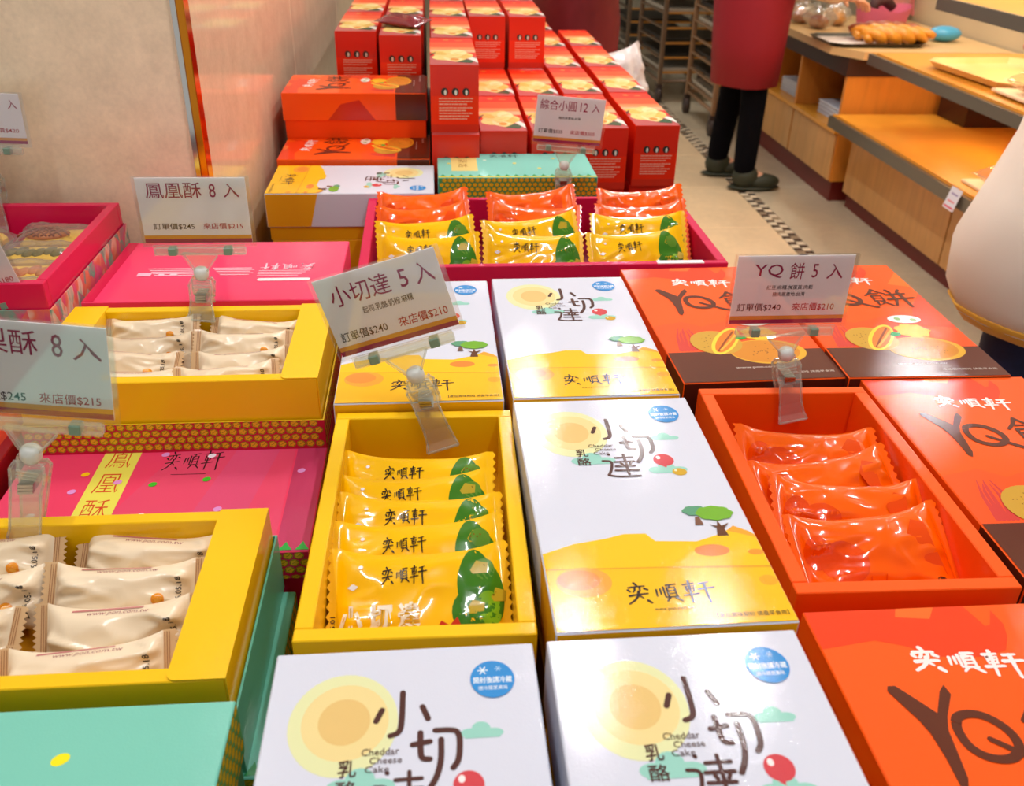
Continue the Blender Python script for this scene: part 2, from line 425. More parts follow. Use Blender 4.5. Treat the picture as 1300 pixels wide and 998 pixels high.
def yq_art(a, W, D, H, lidh):
    w, d = W * 500 - .9, D * 500 - .9
    a.frame((0, 0, H), (1, 0, 0), (0, 1, 0))
    R2 = (238, 60, 4)
    a.poly([(-w, d), (-w, 120), (-48, 126), (-30, 120), (-10, 109), (20, 107), (38, 112), (46, 124), (50, 136), (48, 150), (40, 136), (36, 135), (30, d)], R2)
    a.poly([(-20, d), (-24, 147), (0, 144), (8, d)], (255, 108, 30))
    a.poly([(-w, -20), (-50, -10), (-30, -24), (10, -8), (40, 6), (w, -10), (w, -88), (-w, -88)], (250, 84, 16))
    a.poly([(40, -30), (60, 20), (w, 60), (w, -40)], (230, 66, 20)).poly([(60, 90), (w, 130), (w, 80)], (255, 116, 30))
    for k in range(5): a.stroke([(-70 + k * 4, -82), (-66 + k * 5, -50 + 6 * (k % 3)), (-60 + k * 3, -28 - 5 * (k % 2))], [5, 1], (214, 60, 50))
    K = lambda p, ww: a.stroke(p, ww, DKB)
    a.logo(-30, 92, 44, 114, (250, 240, 238), rot=-.13, k=1.35)
    a.poly([(-58.8, 82), (-57, 86), (-52, 86), (-43, 74), (-35, 63), (-25, 80), (-20, 85), (-19, 77), (-30, 60), (-34.5, 50), (-37, 34), (-40, 16), (-44, 8), (-47, 11), (-46, 30), (-46.6, 48), (-49, 58), (-54, 70)], DKB)
    ring = [(-27, 55), (-24, 60), (-14, 62), (-4, 58), (4, 46), (3, 34), (-6, 27), (-19, 28), (-28, 36), (-29, 49), (-27, 55)]
    a.stroke(ring, [6.4, 6.0], DKB, rnd=False, chk=2); a.stroke([(-12, 42), (0, 32), (12, 22), (18, 20)], [4, 5.5], DKB, chk=2)
    for p, ww in (([(30, 72), (24, 62), (16, 54)], 4), ([(30, 72), (36, 64), (42, 60)], 3.4), ([(25, 60), (34, 60)], 3), ([(23, 53), (22, 38)], 3.2), ([(23, 53), (35, 53), (34, 38)], 3.4), ([(23, 46), (34, 46)], 2.6), ([(22, 38), (35, 38)], 2.8),
                  ([(24, 38), (23, 25), (31, 31)], 3.6), ([(31, 35), (40, 24)], 3.6), ([(48, 70), (51, 62)], 4), ([(64, 70), (59, 62)], 4), ([(43, 56), (68, 59)], 4.2), ([(41, 42), (74, 46)], 4.6), ([(50, 58), (50, 40), (44, 24)], 4.2), ([(61, 60), (61, 20)], 5)): K(p, [ww * 1.15, ww * .8])
    a.rect(-w, -d, w, -88, DKB)
    a.ell(30, -47, 22, 20, (246, 196, 40), 20, fn=lambda t: .9 + .1 * math.cos(7 * t)).ell(34, -16, 20, 11, (240, 240, 226), 24).ell(26, -15, 4, 4.5, (130, 170, 90), 10).ell(44, -18, 4, 4, (150, 180, 110), 10)
    a.ell(25, -92, 43, 29, (226, 170, 40), 36).ell(22, -91, 39, 26, (214, 136, 30), 34)
    a.ell(-26, -66, 29, 29, (206, 158, 50), 30)
    random.seed(4)
    for k in range(26):
        t = random.uniform(0, 6.28); q = random.uniform(0, .85); a.ell(22 + 36 * q * math.cos(t), -91 + 24 * q * math.sin(t), .8, .8, (120, 70, 20), 6); a.lay -= a.step
    for k in range(14):
        t = random.uniform(1.5, 4.8); q = random.uniform(.2, .85); a.ell(-28 + 25 * q * math.cos(t), -64 + 24 * q * math.sin(t), .8, .8, (140, 90, 20), 6); a.lay -= a.step
    a.lay += a.step * 2
    a.ell(-14, -63, 13, 37, (252, 214, 60), 28, rot=-.55).ell(-13.4, -63, 9.4, 32, (236, 128, 30), 26, rot=-.55).stroke([(-30, -88), (-16, -66), (2, -40)], 2.4, (150, 70, 20), rnd=False).stroke([(-27, -86), (-12, -68), (4, -46)], 2.6, (250, 180, 60), rnd=False)
    a.poly([(-2, -58), (4, -50), (12, -52), (12, -58), (5, -61)], (40, 160, 60))
    a.text('www.pon.com.tw', -23, -130, 32, -125.5, (226, 214, 206)).text('產品賞味期短 請盡早食用', 20, -142.6, 80, -138.4, (206, 190, 180))
    lh = lidh * 1000 - 1
    a.frame((0, -D / 2, H), (1, 0, 0), (0, 0, 1)).rect(-w, -lh, w, -.9, (70, 26, 14))
    for U_, sgn in (((0, -1, 0), 1), ((0, 1, 0), -1)):
        a.frame((-W / 2 if sgn > 0 else W / 2, 0, H), U_, (0, 0, 1))
        a.poly([(88 * sgn, -.9), (88 * sgn, -lh), (d * sgn, -lh), (d * sgn, -.9)][::sgn], DKB)
        a.poly([(-60 * sgn, -lh), (-30 * sgn, -lh * .4), (10 * sgn, -lh * .25), (44 * sgn, -lh)][::sgn], (206, 44, 12))

CB = .0735
cheese = gift_box('cheesecake_gift_box', .150, .2732, CB, .052, (228, 166, 12), WHITE, cheese_art, 'x')
LC = {
 'C1': 'white cheesecake box at the bottom edge, left of its twin, beside the mint box',
 'C2': 'white cheesecake box at the bottom edge, touching the orange box in the corner',
 'C3': 'white and yellow cheesecake box seen whole, between the two open trays',
 'C4': 'rear white and yellow cheesecake box, right one of two before the raspberry box',
 'C5': 'rear white and yellow cheesecake box, half hidden behind the tilted price card'}
SPOT = {'C1': (-.0231, .257, .951, .32), 'C2': (.1341, .2507, .959, .18), 'C3': (.138, .529, .959, .71), 'C4': (.1367, .8225, .950, .56), 'C5': (-.0193, .8286, .945, .08)}
first = True
plain_stack = gift_box('stacked_gift_box', .148, .271, CB, .052, (228, 166, 12), (236, 176, 16), None, 'x')
psu = False
for k, (x, y, z, r_) in SPOT.items():
    o = cheese if first else copy_tree(cheese); first = False
    o.location = (x, y, z - CB); o.rotation_euler = (0, 0, math.radians(r_)); o['label'] = LC[k]; o['group'] = 'white cheesecake gift boxes'
    for n in (1, 2):
        q = plain_stack if not psu else copy_tree(plain_stack); psu = True
        q.location = (x, y, z - CB * (n + 1)) if n == 1 else (x, y, TABLE_Z); q.rotation_euler = o.rotation_euler
        if n == 2: q.scale = (1, 1, (z - 2 * CB - TABLE_Z) / CB)
        q['label'] = '%s yellow box beneath the %s' % ('second' if n == 1 else 'lowest', {'C1': 'bottom left white cheesecake box', 'C2': 'bottom right white cheesecake box', 'C3': 'middle white cheesecake box', 'C4': 'rear right white cheesecake box', 'C5': 'rear left white cheesecake box'}[k]); q['group'] = 'yellow boxes under the white lids'

YB = .0825
yq = gift_box('pastry_gift_box', .1758, .3121, YB, .050, (250, 80, 6), ORG, yq_art, 'x')
YS = {'Y1': (.3332, .9562, .898, 1.72), 'Y2': (.5141, .9495, .902, -.82), 'Y3': (.5229, .6389, .900, -.63), 'Y4': (.3396, .3059, .900, -.12)}
LY = {'Y1': 'orange pastry box with brown end, behind the open orange tray',
      'Y2': 'orange pastry box with brown end, nearest the white coat',
      'Y3': 'orange pastry box cut off at the right edge, beside the open orange tray',
      'Y4': 'orange pastry box in the bottom right corner with large brown letters'}
first = True
for k, (x, y, z, r_) in YS.items():
    o = yq if first else copy_tree(yq); first = False
    o.location = (x, y, z - YB); o.rotation_euler = (0, 0, math.radians(r_)); o['label'] = LY[k]; o['group'] = 'orange pastry gift boxes'
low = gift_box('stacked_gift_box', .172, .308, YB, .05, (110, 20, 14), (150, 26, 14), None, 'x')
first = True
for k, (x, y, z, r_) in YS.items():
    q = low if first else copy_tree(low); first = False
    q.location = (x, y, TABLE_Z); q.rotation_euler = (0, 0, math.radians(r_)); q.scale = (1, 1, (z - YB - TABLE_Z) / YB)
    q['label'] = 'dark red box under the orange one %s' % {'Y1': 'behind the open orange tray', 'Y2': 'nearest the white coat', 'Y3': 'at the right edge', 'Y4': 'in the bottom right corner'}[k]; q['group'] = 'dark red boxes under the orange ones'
# two sideways orange boxes and a sideways white one by the pillar
o = copy_tree(yq); o.location = (-.145, 1.80, .918); o.rotation_euler = (0, 0, PI / 2); o.scale = (.97, .84, .082 / YB)
o['label'] = 'orange pastry box turned sideways, upper one by the stone pillar'
o = copy_tree(yq); o.location = (-.141, 1.66, .836); o.rotation_euler = (0, 0, PI / 2); o.scale = (.97, .84, .082 / YB)
o['label'] = 'orange pastry box turned sideways, lower one behind the white sideways box'
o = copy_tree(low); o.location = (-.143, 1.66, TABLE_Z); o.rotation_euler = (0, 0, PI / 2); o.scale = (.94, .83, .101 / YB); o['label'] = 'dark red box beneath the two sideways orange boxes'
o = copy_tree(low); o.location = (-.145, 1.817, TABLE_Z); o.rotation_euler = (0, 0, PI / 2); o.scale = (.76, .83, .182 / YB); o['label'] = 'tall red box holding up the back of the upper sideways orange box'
o = copy_tree(cheese); o.location = (-.136, 1.485, .910 - CB * 1.05); o.rotation_euler = (0, 0, -PI / 2); o.scale = (1.05, .97, 1.05)
o['label'] = 'white and yellow cheesecake box turned sideways by the stone pillar'
o = copy_tree(plain_stack); o.location = (-.136, 1.485, TABLE_Z); o.rotation_euler = (0, 0, -PI / 2); o.scale = (1.02, .94, (.910 - CB * 1.05 - TABLE_Z) / CB); o['label'] = 'yellow box under the sideways white cheesecake box'

# ------------------------------------------------------------------ left group of wide boxes
WL, DL = .280, .186
def wide_box(name, x, y, ztop, zbot, lid_col, base_col, art_fn, label, rz=0, W=WL, D=DL, lidh=.034, cat='gift box'):
    H = ztop - zbot
    r = gift_box(name, W, D, H, min(lidh, H - .002), base_col, lid_col, art_fn, label, cat)
    r.location = (x, y, zbot); r.rotation_euler = (0, 0, rz)
    return r
def dots(a, W, D, cols, seed, n=16, s=3.2, y0=-.9):
    random.seed(seed); lay = a.lay; got = []
    while len(got) < n:
        x, y = random.uniform(-W * 460, W * 460), random.uniform(D * 500 * y0, D * 440)
        if all((x - u) ** 2 + (y - v) ** 2 > 700 for u, v in got):
            got.append((x, y)); a.lay = lay; a.ell(x, y, s * 1.15, s, random.choice(cols), 14, rot=.6)
    a.lay = lay + a.step
def pine_front(a, W, D, H, lh, bgc, trees=(24, 160, 70)):
    w = W * 500 - .9; h = lh * 1000 - 1
    for O, U_, ww in (((0, -D / 2, H), (1, 0, 0), w), ((W / 2, 0, H), (0, 1, 0), D * 500 - .9)):
        a.frame(O, U_, (0, 0, 1)); pineapples(a, -ww, ww, -h, -.9, bgc)
def pink_art(a, W, D, H, lh):
    w, d = W * 500 - .9, D * 500 - .9
    a.frame((0, 0, H), (1, 0, 0), (0, 1, 0))
    a.poly([(-60, -d), (10, d), (110, d), (110, -d)], (228, 70, 110)).poly([(20, -d), (60, d), (100, d), (70, -d)], (222, 76, 122)).rect(112, -d, w, d, (196, 56, 104))
    a.rect(-70, -70, -36, 78, (232, 226, 90))
    for k, c in enumerate('鳳凰酥'): a.text(c, -64, 38 - k * 40, -42, 68 - k * 40, (210, 60, 30), -.008)
    a.logo(-10, 30, 44, 62, (30, 20, 24), k=.9); a.stroke([(0, 24), (32, 24)], .5, (60, 30, 40), rnd=False)
    dots(a, W, D, [(240, 236, 250), (226, 150, 216), (250, 200, 10), (50, 190, 40)], 11, 15, 3.4)
    little_trees(a, -w, w, -d + 1, 11, 14, (40, 176, 70))
    pine_front(a, W, D, H, lh, (214, 30, 90))
def mint_art(a, W, D, H, lh):
    w, d = W * 500 - .9, D * 500 - .9
    a.frame((0, 0, H), (1, 0, 0), (0, 1, 0))
    a.rect(-100, -50, -66, d, (230, 222, 120))
    for k, c in enumerate('鳳梨酥'): a.text(c, -95, 48 - k * 30, -72, 72 - k * 30, (170, 130, 40), -.008)
    a.logo(-20, 50, 40, 78, (30, 60, 60), k=.9)
    for x, y, c in ((8, -42, (240, 226, 20)), (-92, -84, (60, 190, 40)), (-104, 20, (60, 190, 40)), (60, 30, (240, 200, 40)), (100, 60, (250, 250, 240)), (-40, 40, (240, 226, 20)), (84, -50, (250, 220, 60))): a.ell(x, y, 4, 3.3, c, 16, rot=.6)
    little_trees(a, -w, w, -d + 1, 11, 14, (30, 150, 80))
    pine_front(a, W, D, H, lh, (70, 170, 110))
def mint_corner(a, W, D, H, lh):
    a.frame((0, 0, H), (1, 0, 0), (0, 1, 0))
    for x, y, c in ((50, 56, (250, 236, 0)), (2, 30, (60, 190, 30)), (-60, 50, (250, 236, 0)), (-40, -20, (240, 240, 250)), (70, -40, (60, 190, 30)), (-100, 0, (240, 200, 40))): a.ell(x, y, 5.2, 4, c, 18, rot=.5)
    pine_front(a, W, D, H, lh, (70, 170, 110))
def magenta_art(a, W, D, H, lh):
    w, d = W * 500 - .9, D * 500 - .9
    a.frame((0, 0, H), (1, 0, 0), (0, 1, 0)); c = (248, 206, 222)
    a.logo(104, 18, 40, -4, c, rot=0, k=-1.2)
    for k in range(5):
        y = 2 - k * 5.2
        for x0, x1 in ((-92, -24), (-16, 30)): a.rect(x0 + k * 3, y, x1 + (k % 2) * 4, y + 2, c)
        if k: a.rect(40, y - 4, 104 - k * 4, y - 2.4, c)
    a.rect(-100, -20, -84, -10, (250, 190, 214)).ell(-72, -15, 3.6, 3.6, c, 12).ell(-58, -15, 4.4, 3.6, c, 12)
    a.rect(46, -38, 100, -30, (250, 235, 240)).ell(46, -34, 4, 4, (250, 235, 240), 12).ell(100, -34, 4, 4, (250, 235, 240), 12)
    a.rect(-w, -d, -w + 12, d, (210, 14, 70))
# table row, nearest first
wide_box('pineapple_cake_box', -.268, .302, .913, .830, MINT, (90, 178, 160), mint_corner, 'mint green pineapple cake box in the bottom left corner with a yellow dot', lidh=.045)
wide_box('pineapple_cake_box', -.268, .302, .829, TABLE_Z, MINT, (90, 178, 160), None, 'mint green box hidden below the one in the bottom left corner', lidh=.045)
wide_box('pineapple_cake_box', -.264, .494, .829, TABLE_Z, (112, 200, 180), (70, 170, 150), mint_art, 'mint green pineapple cake box under the nearest yellow tray of cream wrapped cakes', D=.180, lidh=.05)
wide_box('phoenix_pastry_box', -.252, .6905, .860, TABLE_Z, PINKL, (214, 30, 90), pink_art, 'pink pastry box with coloured dots between the two yellow trays', D=.186, lidh=.03)
wide_box('phoenix_pastry_box', -.252, .868, .859, TABLE_Z, (230, 30, 90), (214, 30, 90), None, 'pink box under the patterned box of the rear yellow tray', D=.166, lidh=.03)
wide_box('phoenix_pastry_box', -.255, 1.046, .930, .85, (250, 58, 108), (206, 20, 80), magenta_art, 'deep pink pastry box with upside down white text behind the rear yellow tray', lidh=.034)
wide_box('phoenix_pastry_box', -.255, 1.046, .849, TABLE_Z, (226, 24, 84), (206, 20, 80), None, 'pink box under the one with upside down text', lidh=.034)
def dark_art(a, W, D, H, lh):
    a.frame((0, 0, H), (1, 0, 0), (0, 1, 0)); a.rect(-W * 460, -D * 430, W * 460, D * 450, (200, 60, 30)); a.ell(W * 250, 0, 50, 40, (236, 150, 40), 20).ell(W * 200, 20, 30, 20, (250, 200, 110), 20)
wide_box('dark_red_pastry_box', -.5375, .736, .876, .806, (150, 16, 24), (130, 10, 30), dark_art, 'dark red box with an orange picture, at the left edge below a price card', D=.27, W=.27)
wide_box('dark_red_pastry_box', -.5375, .736, .805, TABLE_Z, (170, 14, 34), (130, 10, 30), None, 'dark red box lowest in the stack at the left edge', D=.27, W=.27)
wide_box('crimson_pastry_box', -.545, 1.035, .899, .82, (190, 14, 60), (150, 10, 50), None, 'crimson box under the open floral pastry box', D=.27, W=.28)
wide_box('crimson_pastry_box', -.545, 1.035, .819, TABLE_Z, (190, 14, 60), (150, 10, 50), None, 'crimson box lowest under the open floral pastry box', D=.27, W=.28)

# mint box far back with pineapples on its front
m_ = wide_box('pineapple_cake_box', .134, 1.525, .921, .842, (120, 205, 190), (60, 150, 110), None, 'mint green box with a yellow pineapple pattern in front of the tall red boxes', W=.262, D=.145, lidh=.06)
def mint2(a, W, D, H, lh):
    w, d = W * 500 - .9, D * 500 - .9
    a.frame((0, 0, H), (1, 0, 0), (0, 1, 0)).rect(-108, -34, -64, d, (226, 210, 130))
    for k, c in enumerate('鳳梨酥'): a.text(c, -96, 40 - k * 26, -80, 60 - k * 26, (150, 120, 50))
    a.logo(-40, 46, 10, 64, (20, 60, 60), k=1)
    for x, y, c in ((-112, 10, (230, 220, 90)), (-50, 30, (220, 240, 220)), (0, 10, (236, 220, 60)), (40, -20, (236, 220, 90)), (90, -10, (235, 235, 210)), (70, 40, (240, 220, 80))): a.ell(x, y, 3.4, 3.4, c, 12)
    little_trees(a, -w, w, -d + 3, 14, 15, (24, 150, 80)); a.rect(-w, -d, w, -d + 5, (236, 226, 40))
    pine_front(a, W, D, H, lh, (60, 156, 90))
lid2 = [c for c in m_.children if c.name.startswith('lid')][0]
a = Art(); mint2(a, .262, .145, .079, .06); a.build('printed_artwork', BOARD, lid2)
wide_box('pineapple_cake_box', .134, 1.525, .841, TABLE_Z, (120, 205, 190), (60, 150, 110), None, 'mint green box hidden under the patterned mint box at the back', W=.258, D=.142, lidh=.05)
# ------------------------------------------------------------------ open trays
def open_tray(name, W, D, H, floor_z, tf, ts, col, in_col, label, cat='open box', flap=None, loc=(0, 0, 0), rz=0, m=None):
    """tf: thickness of front and back walls, ts: of the side walls; origin at the bottom centre"""
    r = empty(name, label, cat, loc, rz)
    m = m or BOARD
    w, d = W / 2, D / 2
    b = MB()
    b.box(-w, w, -d, -d + tf, 0, H - .0002, col, .0008); b.build('front_wall', m, r)
    b = MB().box(-w, w, d - tf, d, 0, H - .0002, col, .0008); b.build('back_wall', m, r)
    for sx in (-1, 1):
        x0, x1 = (-w, -w + ts) if sx < 0 else (w - ts, w)
        b = MB().box(x0, x1, -d + tf, d - tf, 0, H, col, .0008)
        if flap:   # folded-over flap with rounded ends reaching over the front and back walls
            n = 5; rr = .006; X0, X1 = (x0, x1) if sx > 0 else (x1, x0)
            pts = [(X1, -d), (X0 + sx * rr, -d)] + [(X0 + sx * rr * (1 - math.sin(t * PI / 2 / n)), -d + rr * (1 - math.cos(t * PI / 2 / n))) for t in range(1, n + 1)]
            pts = [(X1, -d)] + [(X0 + sx * (rr - rr * math.sin(PI / 2 * t / n)), -d + rr - rr * math.cos(PI / 2 * t / n)) for t in range(n + 1)]
            pts += [(X0, d), (X1, d)]
            N_ = len(pts)
            vs = [(x, y, H) for x, y in pts] + [(x, y, H + .0011) for x, y in pts]
            top = tuple(range(N_, 2 * N_)); bot = tuple(range(N_))[::-1]
            if sx > 0: top = top[::-1]; bot = bot[::-1]
            b.add(vs, [top, bot] + [(i, (i + 1) % N_, N_ + (i + 1) % N_, N_ + i)[::-sx] for i in range(N_)], col)
            b.box(min(X1, X1 + sx * .0008), max(X1, X1 + sx * .0008), -d, d, 0, H + .001, col)
        b.build('side_wall', m, r)
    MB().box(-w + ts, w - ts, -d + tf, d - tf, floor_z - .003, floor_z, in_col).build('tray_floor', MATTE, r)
    return r

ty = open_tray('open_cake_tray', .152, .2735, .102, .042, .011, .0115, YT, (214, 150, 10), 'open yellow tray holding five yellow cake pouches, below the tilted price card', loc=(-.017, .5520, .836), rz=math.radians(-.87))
q = copy_tree(plain_stack); q.location = (-.017, .5520, TABLE_Z); q.rotation_euler = (0, 0, math.radians(-.87)); q.scale = (1, 1, .1003 / CB); q['label'] = 'yellow box under the open yellow tray'
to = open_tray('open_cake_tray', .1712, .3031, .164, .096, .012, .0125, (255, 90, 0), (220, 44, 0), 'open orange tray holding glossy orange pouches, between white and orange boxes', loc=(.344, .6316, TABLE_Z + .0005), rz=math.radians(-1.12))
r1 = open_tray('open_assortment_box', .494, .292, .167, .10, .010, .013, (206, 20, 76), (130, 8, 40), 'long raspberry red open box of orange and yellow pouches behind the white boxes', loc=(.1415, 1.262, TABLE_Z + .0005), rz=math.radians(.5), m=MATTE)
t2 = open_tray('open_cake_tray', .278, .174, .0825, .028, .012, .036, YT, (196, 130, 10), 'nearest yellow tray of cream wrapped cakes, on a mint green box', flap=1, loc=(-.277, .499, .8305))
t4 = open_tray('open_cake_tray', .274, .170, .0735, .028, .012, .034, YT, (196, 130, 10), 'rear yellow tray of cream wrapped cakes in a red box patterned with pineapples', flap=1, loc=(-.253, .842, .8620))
MB().box(.150, .214, -.1458, -.1362, .1662, .1674, (236, 236, 240)).build('white_label', PAPER, r1)
# the patterned bases that hold the two yellow trays
def sleeve(name, x, y, W, D, z0, z1, col, bgc, label):
    r = empty(name, label, 'box base', (x, y, z0))
    w, d, t, h = W / 2, D / 2, .0016, z1 - z0
    for nm, q in (('front_panel', (-w, w, -d, -d + t)), ('back_panel', (-w, w, d - t, d)), ('left_panel', (-w, -w + t, -d + t, d - t)), ('right_panel', (w - t, w, -d + t, d - t))):
        o = MB().box(*q, 0, h, col).build(nm, BOARD, r)
        if bgc and nm in ('front_panel', 'right_panel'):
            a = Art()
            if nm == 'front_panel': a.frame((0, -d, 0), (1, 0, 0), (0, 0, 1)); pineapples(a, -w * 1000, w * 1000, 0, h * 1000, bgc)
            else: a.frame((w, 0, 0), (0, 1, 0), (0, 0, 1)); pineapples(a, -d * 1000, d * 1000, 0, h * 1000, bgc)
            a.build('printed_pattern', BOARD, o)
    return r
sleeve('tray_sleeve', -.253, .842, .281, .177, .8595, .892, (226, 190, 20), (202, 20, 60), 'red sleeve with a yellow pineapple pattern around the rear yellow tray')
sleeve('tray_sleeve', -.2765, .499, .285, .181, .8296, .884, (96, 190, 168), None, 'mint green sleeve around the nearest yellow tray')

# ------------------------------------------------------------------ pouches
def pouch(L, Hh, T, seal, col, seed, art_fn, m, crimp_col=None, boxy=3.0, ears=.10, nx=44, ny=26, wr=.0011):
    """a flow-wrapped cake: inflated middle, flat crimped ends with saw-tooth edges. x along, y up, z towards the viewer"""
    rnd = random.Random(seed); off = Vector((rnd.uniform(-9, 9), rnd.uniform(-9, 9), rnd.uniform(-9, 9)))
    cr = [(rnd.uniform(-.35, .35) * Hh, rnd.uniform(-1, 1), rnd.choice((-1, 1)), rnd.uniform(.6, 1.5), rnd.uniform(.25, .6)) for _ in range(9)]
    hl = L / 2 - seal
    def half(x): # half height at x
        q = min(1, abs(x) / hl); return Hh / 2 * (1 - ears * (1 - q ** 3))
    def h(x, y, s=1):
        if abs(x) >= hl: return .0007 * math.sin(x * 4200) * .35
        q = abs(x) / hl; v = min(1, abs(y) / half(x))
        base = T / 2 * (1 - q ** boxy) ** .62 * (1 - v ** 2.6) ** .6
        n = noise.noise(Vector((x * 22, y * 42, s * 3)) + off) * wr * 1.6 + (1 - abs(noise.noise(Vector((x * 34, y * 50, s * 7)) + off * 1.7)) * 2) * wr * 1.0
        f = 0
        for cy, sl, sd, am, ln in cr:   # creases fanning out of the two seals
            dx = hl - abs(x) if x * sd > 0 else 9
            if dx < L * ln:
                yy = y - cy - sl * dx * .55
                f += am * wr * 1.4 * math.exp(-(yy / .0028) ** 2) * (1 - dx / (L * ln))
        return base + (n * (1 - v ** 4) + f) * min(1, (1 - q) * 7) * (.35 + .65 * min(1, base / (T * .2)))
    b = MB(); vs = []; fs = []; cols = []
    xs = [-hl + 2 * hl * i / nx for i in range(nx + 1)]
    xs = [-L / 2 + seal * k / 4 for k in range(4)] + xs + [hl + seal * k / 4 for k in range(1, 5)]
    NX = len(xs)
    for side in (1, -1):
        base = len(vs)
        for i, x in enumerate(xs):
            for j in range(ny + 1):
                v = -1 + 2 * j / ny; y = v * half(x)
                X = x + (.0013 * (1 if j % 2 else -1) if i in (0, NX - 1) else 0)
                vs.append((X, y, side * max(.0002, h(x, y, side)) if abs(v) < 1 else 0 + (h(x, y, 1) if abs(x) >= hl else 0)))
        for i in range(NX - 1):
            for j in range(ny):
                a_ = base + i * (ny + 1) + j
                q = (a_, a_ + ny + 1, a_ + ny + 2, a_ + 1)
                fs.append(q if side > 0 else q[::-1])
                cols.append(crimp_col if crimp_col and (i < 4 or i >= NX - 5) else col)
    o = len(b.v); b.v = vs; b.f = fs; b.c = cols; b.sm = [True] * len(fs)
    art = None
    if art_fn:
        art = Art(.0003, .000012)
        art.warp = lambda x, y, lay: (x, y, max(.0002, h(x, y)) + lay)
        art_fn(art, hl * 1000, Hh * 500)
    return b, art
def pouch_obj(name, b, art, m, label, cat, group):
    o = b.build(name, m); tag(o, label, cat, group)
    if art and art.m.v: art.build('printed_artwork', m, o)
    return o
def put(o, x, y, z, lean, yaw=0, roll=0):
    """x,y,z is the middle of the pouch; lean back from upright"""
    M = Matrix.Rotation(math.radians(yaw), 4, 'Z') @ Matrix.Rotation(math.radians(90 - lean), 4, 'X') @ Matrix.Rotation(math.radians(roll), 4, 'Z')
    o.matrix_world = Matrix.Translation((x, y, z)) @ M
    return o
GREEN = (52, 120, 24)
def cheddar_print(a, hl, hh):
    a.ell(46, 9, 19, 34, GREEN, 36, rings=6, rot=.10, fn=lambda t: .93 + .06 * math.cos(3 * t + 1) + .03 * math.sin(5 * t)).ell(36, -8, 12, 16, GREEN, 20, rings=3)
    a.ell(52, -6, 10, 14, (120, 176, 30), 20, rings=4).ell(50, 26, 8, 9, (90, 140, 40), 14, rings=3)
    for x, y, r_ in ((46, 28, 7), (42, -4, 7), (60, 6, 6)):
        a.poly([(x - r_, y - 3), (x - 2, y + 5), (x + r_, y + 3), (x + r_ - 1, y - 5), (x - r_ + 2, y - 6)], (188, 164, 40))
        for k in range(4): a.ell(x - 4 + 2.6 * k, y - 1 + (k % 2) * 2, .9, .9, (120, 96, 20), 8)
    a.logo(-28, 15, 6, 30, (30, 24, 20), k=1.1)
    a.ell(-50, 16, 4, 2.6, (240, 240, 240), 14, fn=lambda t: .85 + .15 * math.cos(4 * t)).ell(-44, 31, 1.8, 1.6, (246, 240, 240), 10)
    for k, t in enumerate('小切達'):
        a.text(t, -60 + k * 22, -20 - (k == 1) * 3, -42 + k * 22, 1, (244, 236, 216), .05); a.lay -= .00002
        a.text(t, -58.5 + k * 22, -18.5 - (k == 1) * 3, -43.5 + k * 22, -.5, (214, 170, 60), -.004)
    a.text('2026.05.01', -79, -20, -51, -16.4, (30, 24, 20), .01, rot=PI / 2)
    a.poly([(10, -24), (16, -14), (22, -18), (28, -12), (32, -22), (24, -26), (16, -27)], (200, 50, 20)).poly([(10, -28), (34, -26), (30, -34), (12, -35)], (240, 150, 30))
def yq_print(a, hl, hh):
    R2 = (238, 74, 0)
    a.ell(-32, -2, 18, 18, R2, 28, rings=5).ell(-50, 10, 10, 14, R2, 18, rings=3)
    a.poly([(28, -hh * .8), (34, -6), (26, 16), (36, 30), (46, 26), (44, 4), (50, -20), (44, -hh * .8)], R2)
    for k in range(6): a.stroke([(-20 + k * 4, -hh * .7), (-16 + k * 4, -16 - (k % 3) * 5)], [3, .8], R2)
    a.text('2026.05.01', -62, -30, -38, -26.6, (60, 20, 10), .01, rot=PI / 2)
    a.ell(42, -26, 5, 5, (90, 30, 10), 14).ell(42, -26, 4.2, 4.2, (238, 84, 26), 14).text('福', 39, -29, 45, -23, (90, 30, 10))

pc = []
YELLOWF, ORANGEF = (255, 196, 0), (255, 98, 0)
YP = []; OP = []
for s_ in range(3):
    b, a = pouch(.138, .100, .018, .007, YELLOWF, 10 + s_, cheddar_print, FOIL, ears=.16, wr=.0015)
    YP.append((b, a))
    b, a = pouch(.136, .096, .026, .007, ORANGEF, 30 + s_, yq_print, FOIL, wr=.0026, ears=.2)
    OP.append((b, a))
YO = [pouch_obj('cake_pouch', b, a, FOIL, 'x', 'cake pouch', None) for b, a in YP]
OO = [pouch_obj('cake_pouch', b, a, FOIL, 'x', 'cake pouch', None) for b, a in OP]
used = set()
def take(lst, i, label, group):
    o = lst[i % 3]
    if o.name in used: o = copy_tree(o)
    else: used.add(o.name)
    o['label'] = label; o['group'] = group
    return o
ORD = ['frontmost', 'second', 'third', 'fourth', 'rearmost']
for k, (x, yt, lean, roll, yaw) in enumerate([(-.0195, .560, 60, 1.5, -1), (-.020, .596, 61, .5, 1.5), (-.021, .630, 62, -1.2, -1), (-.024, .662, 62, .8, 1), (-.024, .693, 63, -1, -2)]):
    o = take(YO, k, 'yellow cheesecake pouch with green patch, %s of five in the open yellow tray' % ORD[k], 'yellow pouches in the open yellow tray')
    l = math.radians(lean); put(o, x * .916, (yt - .049 * math.sin(l)) * .916, 1.35 - (1.35 - .892 + .049 * math.cos(l)) * .916, lean, yaw, roll); o.scale = (.916, .916, .916)
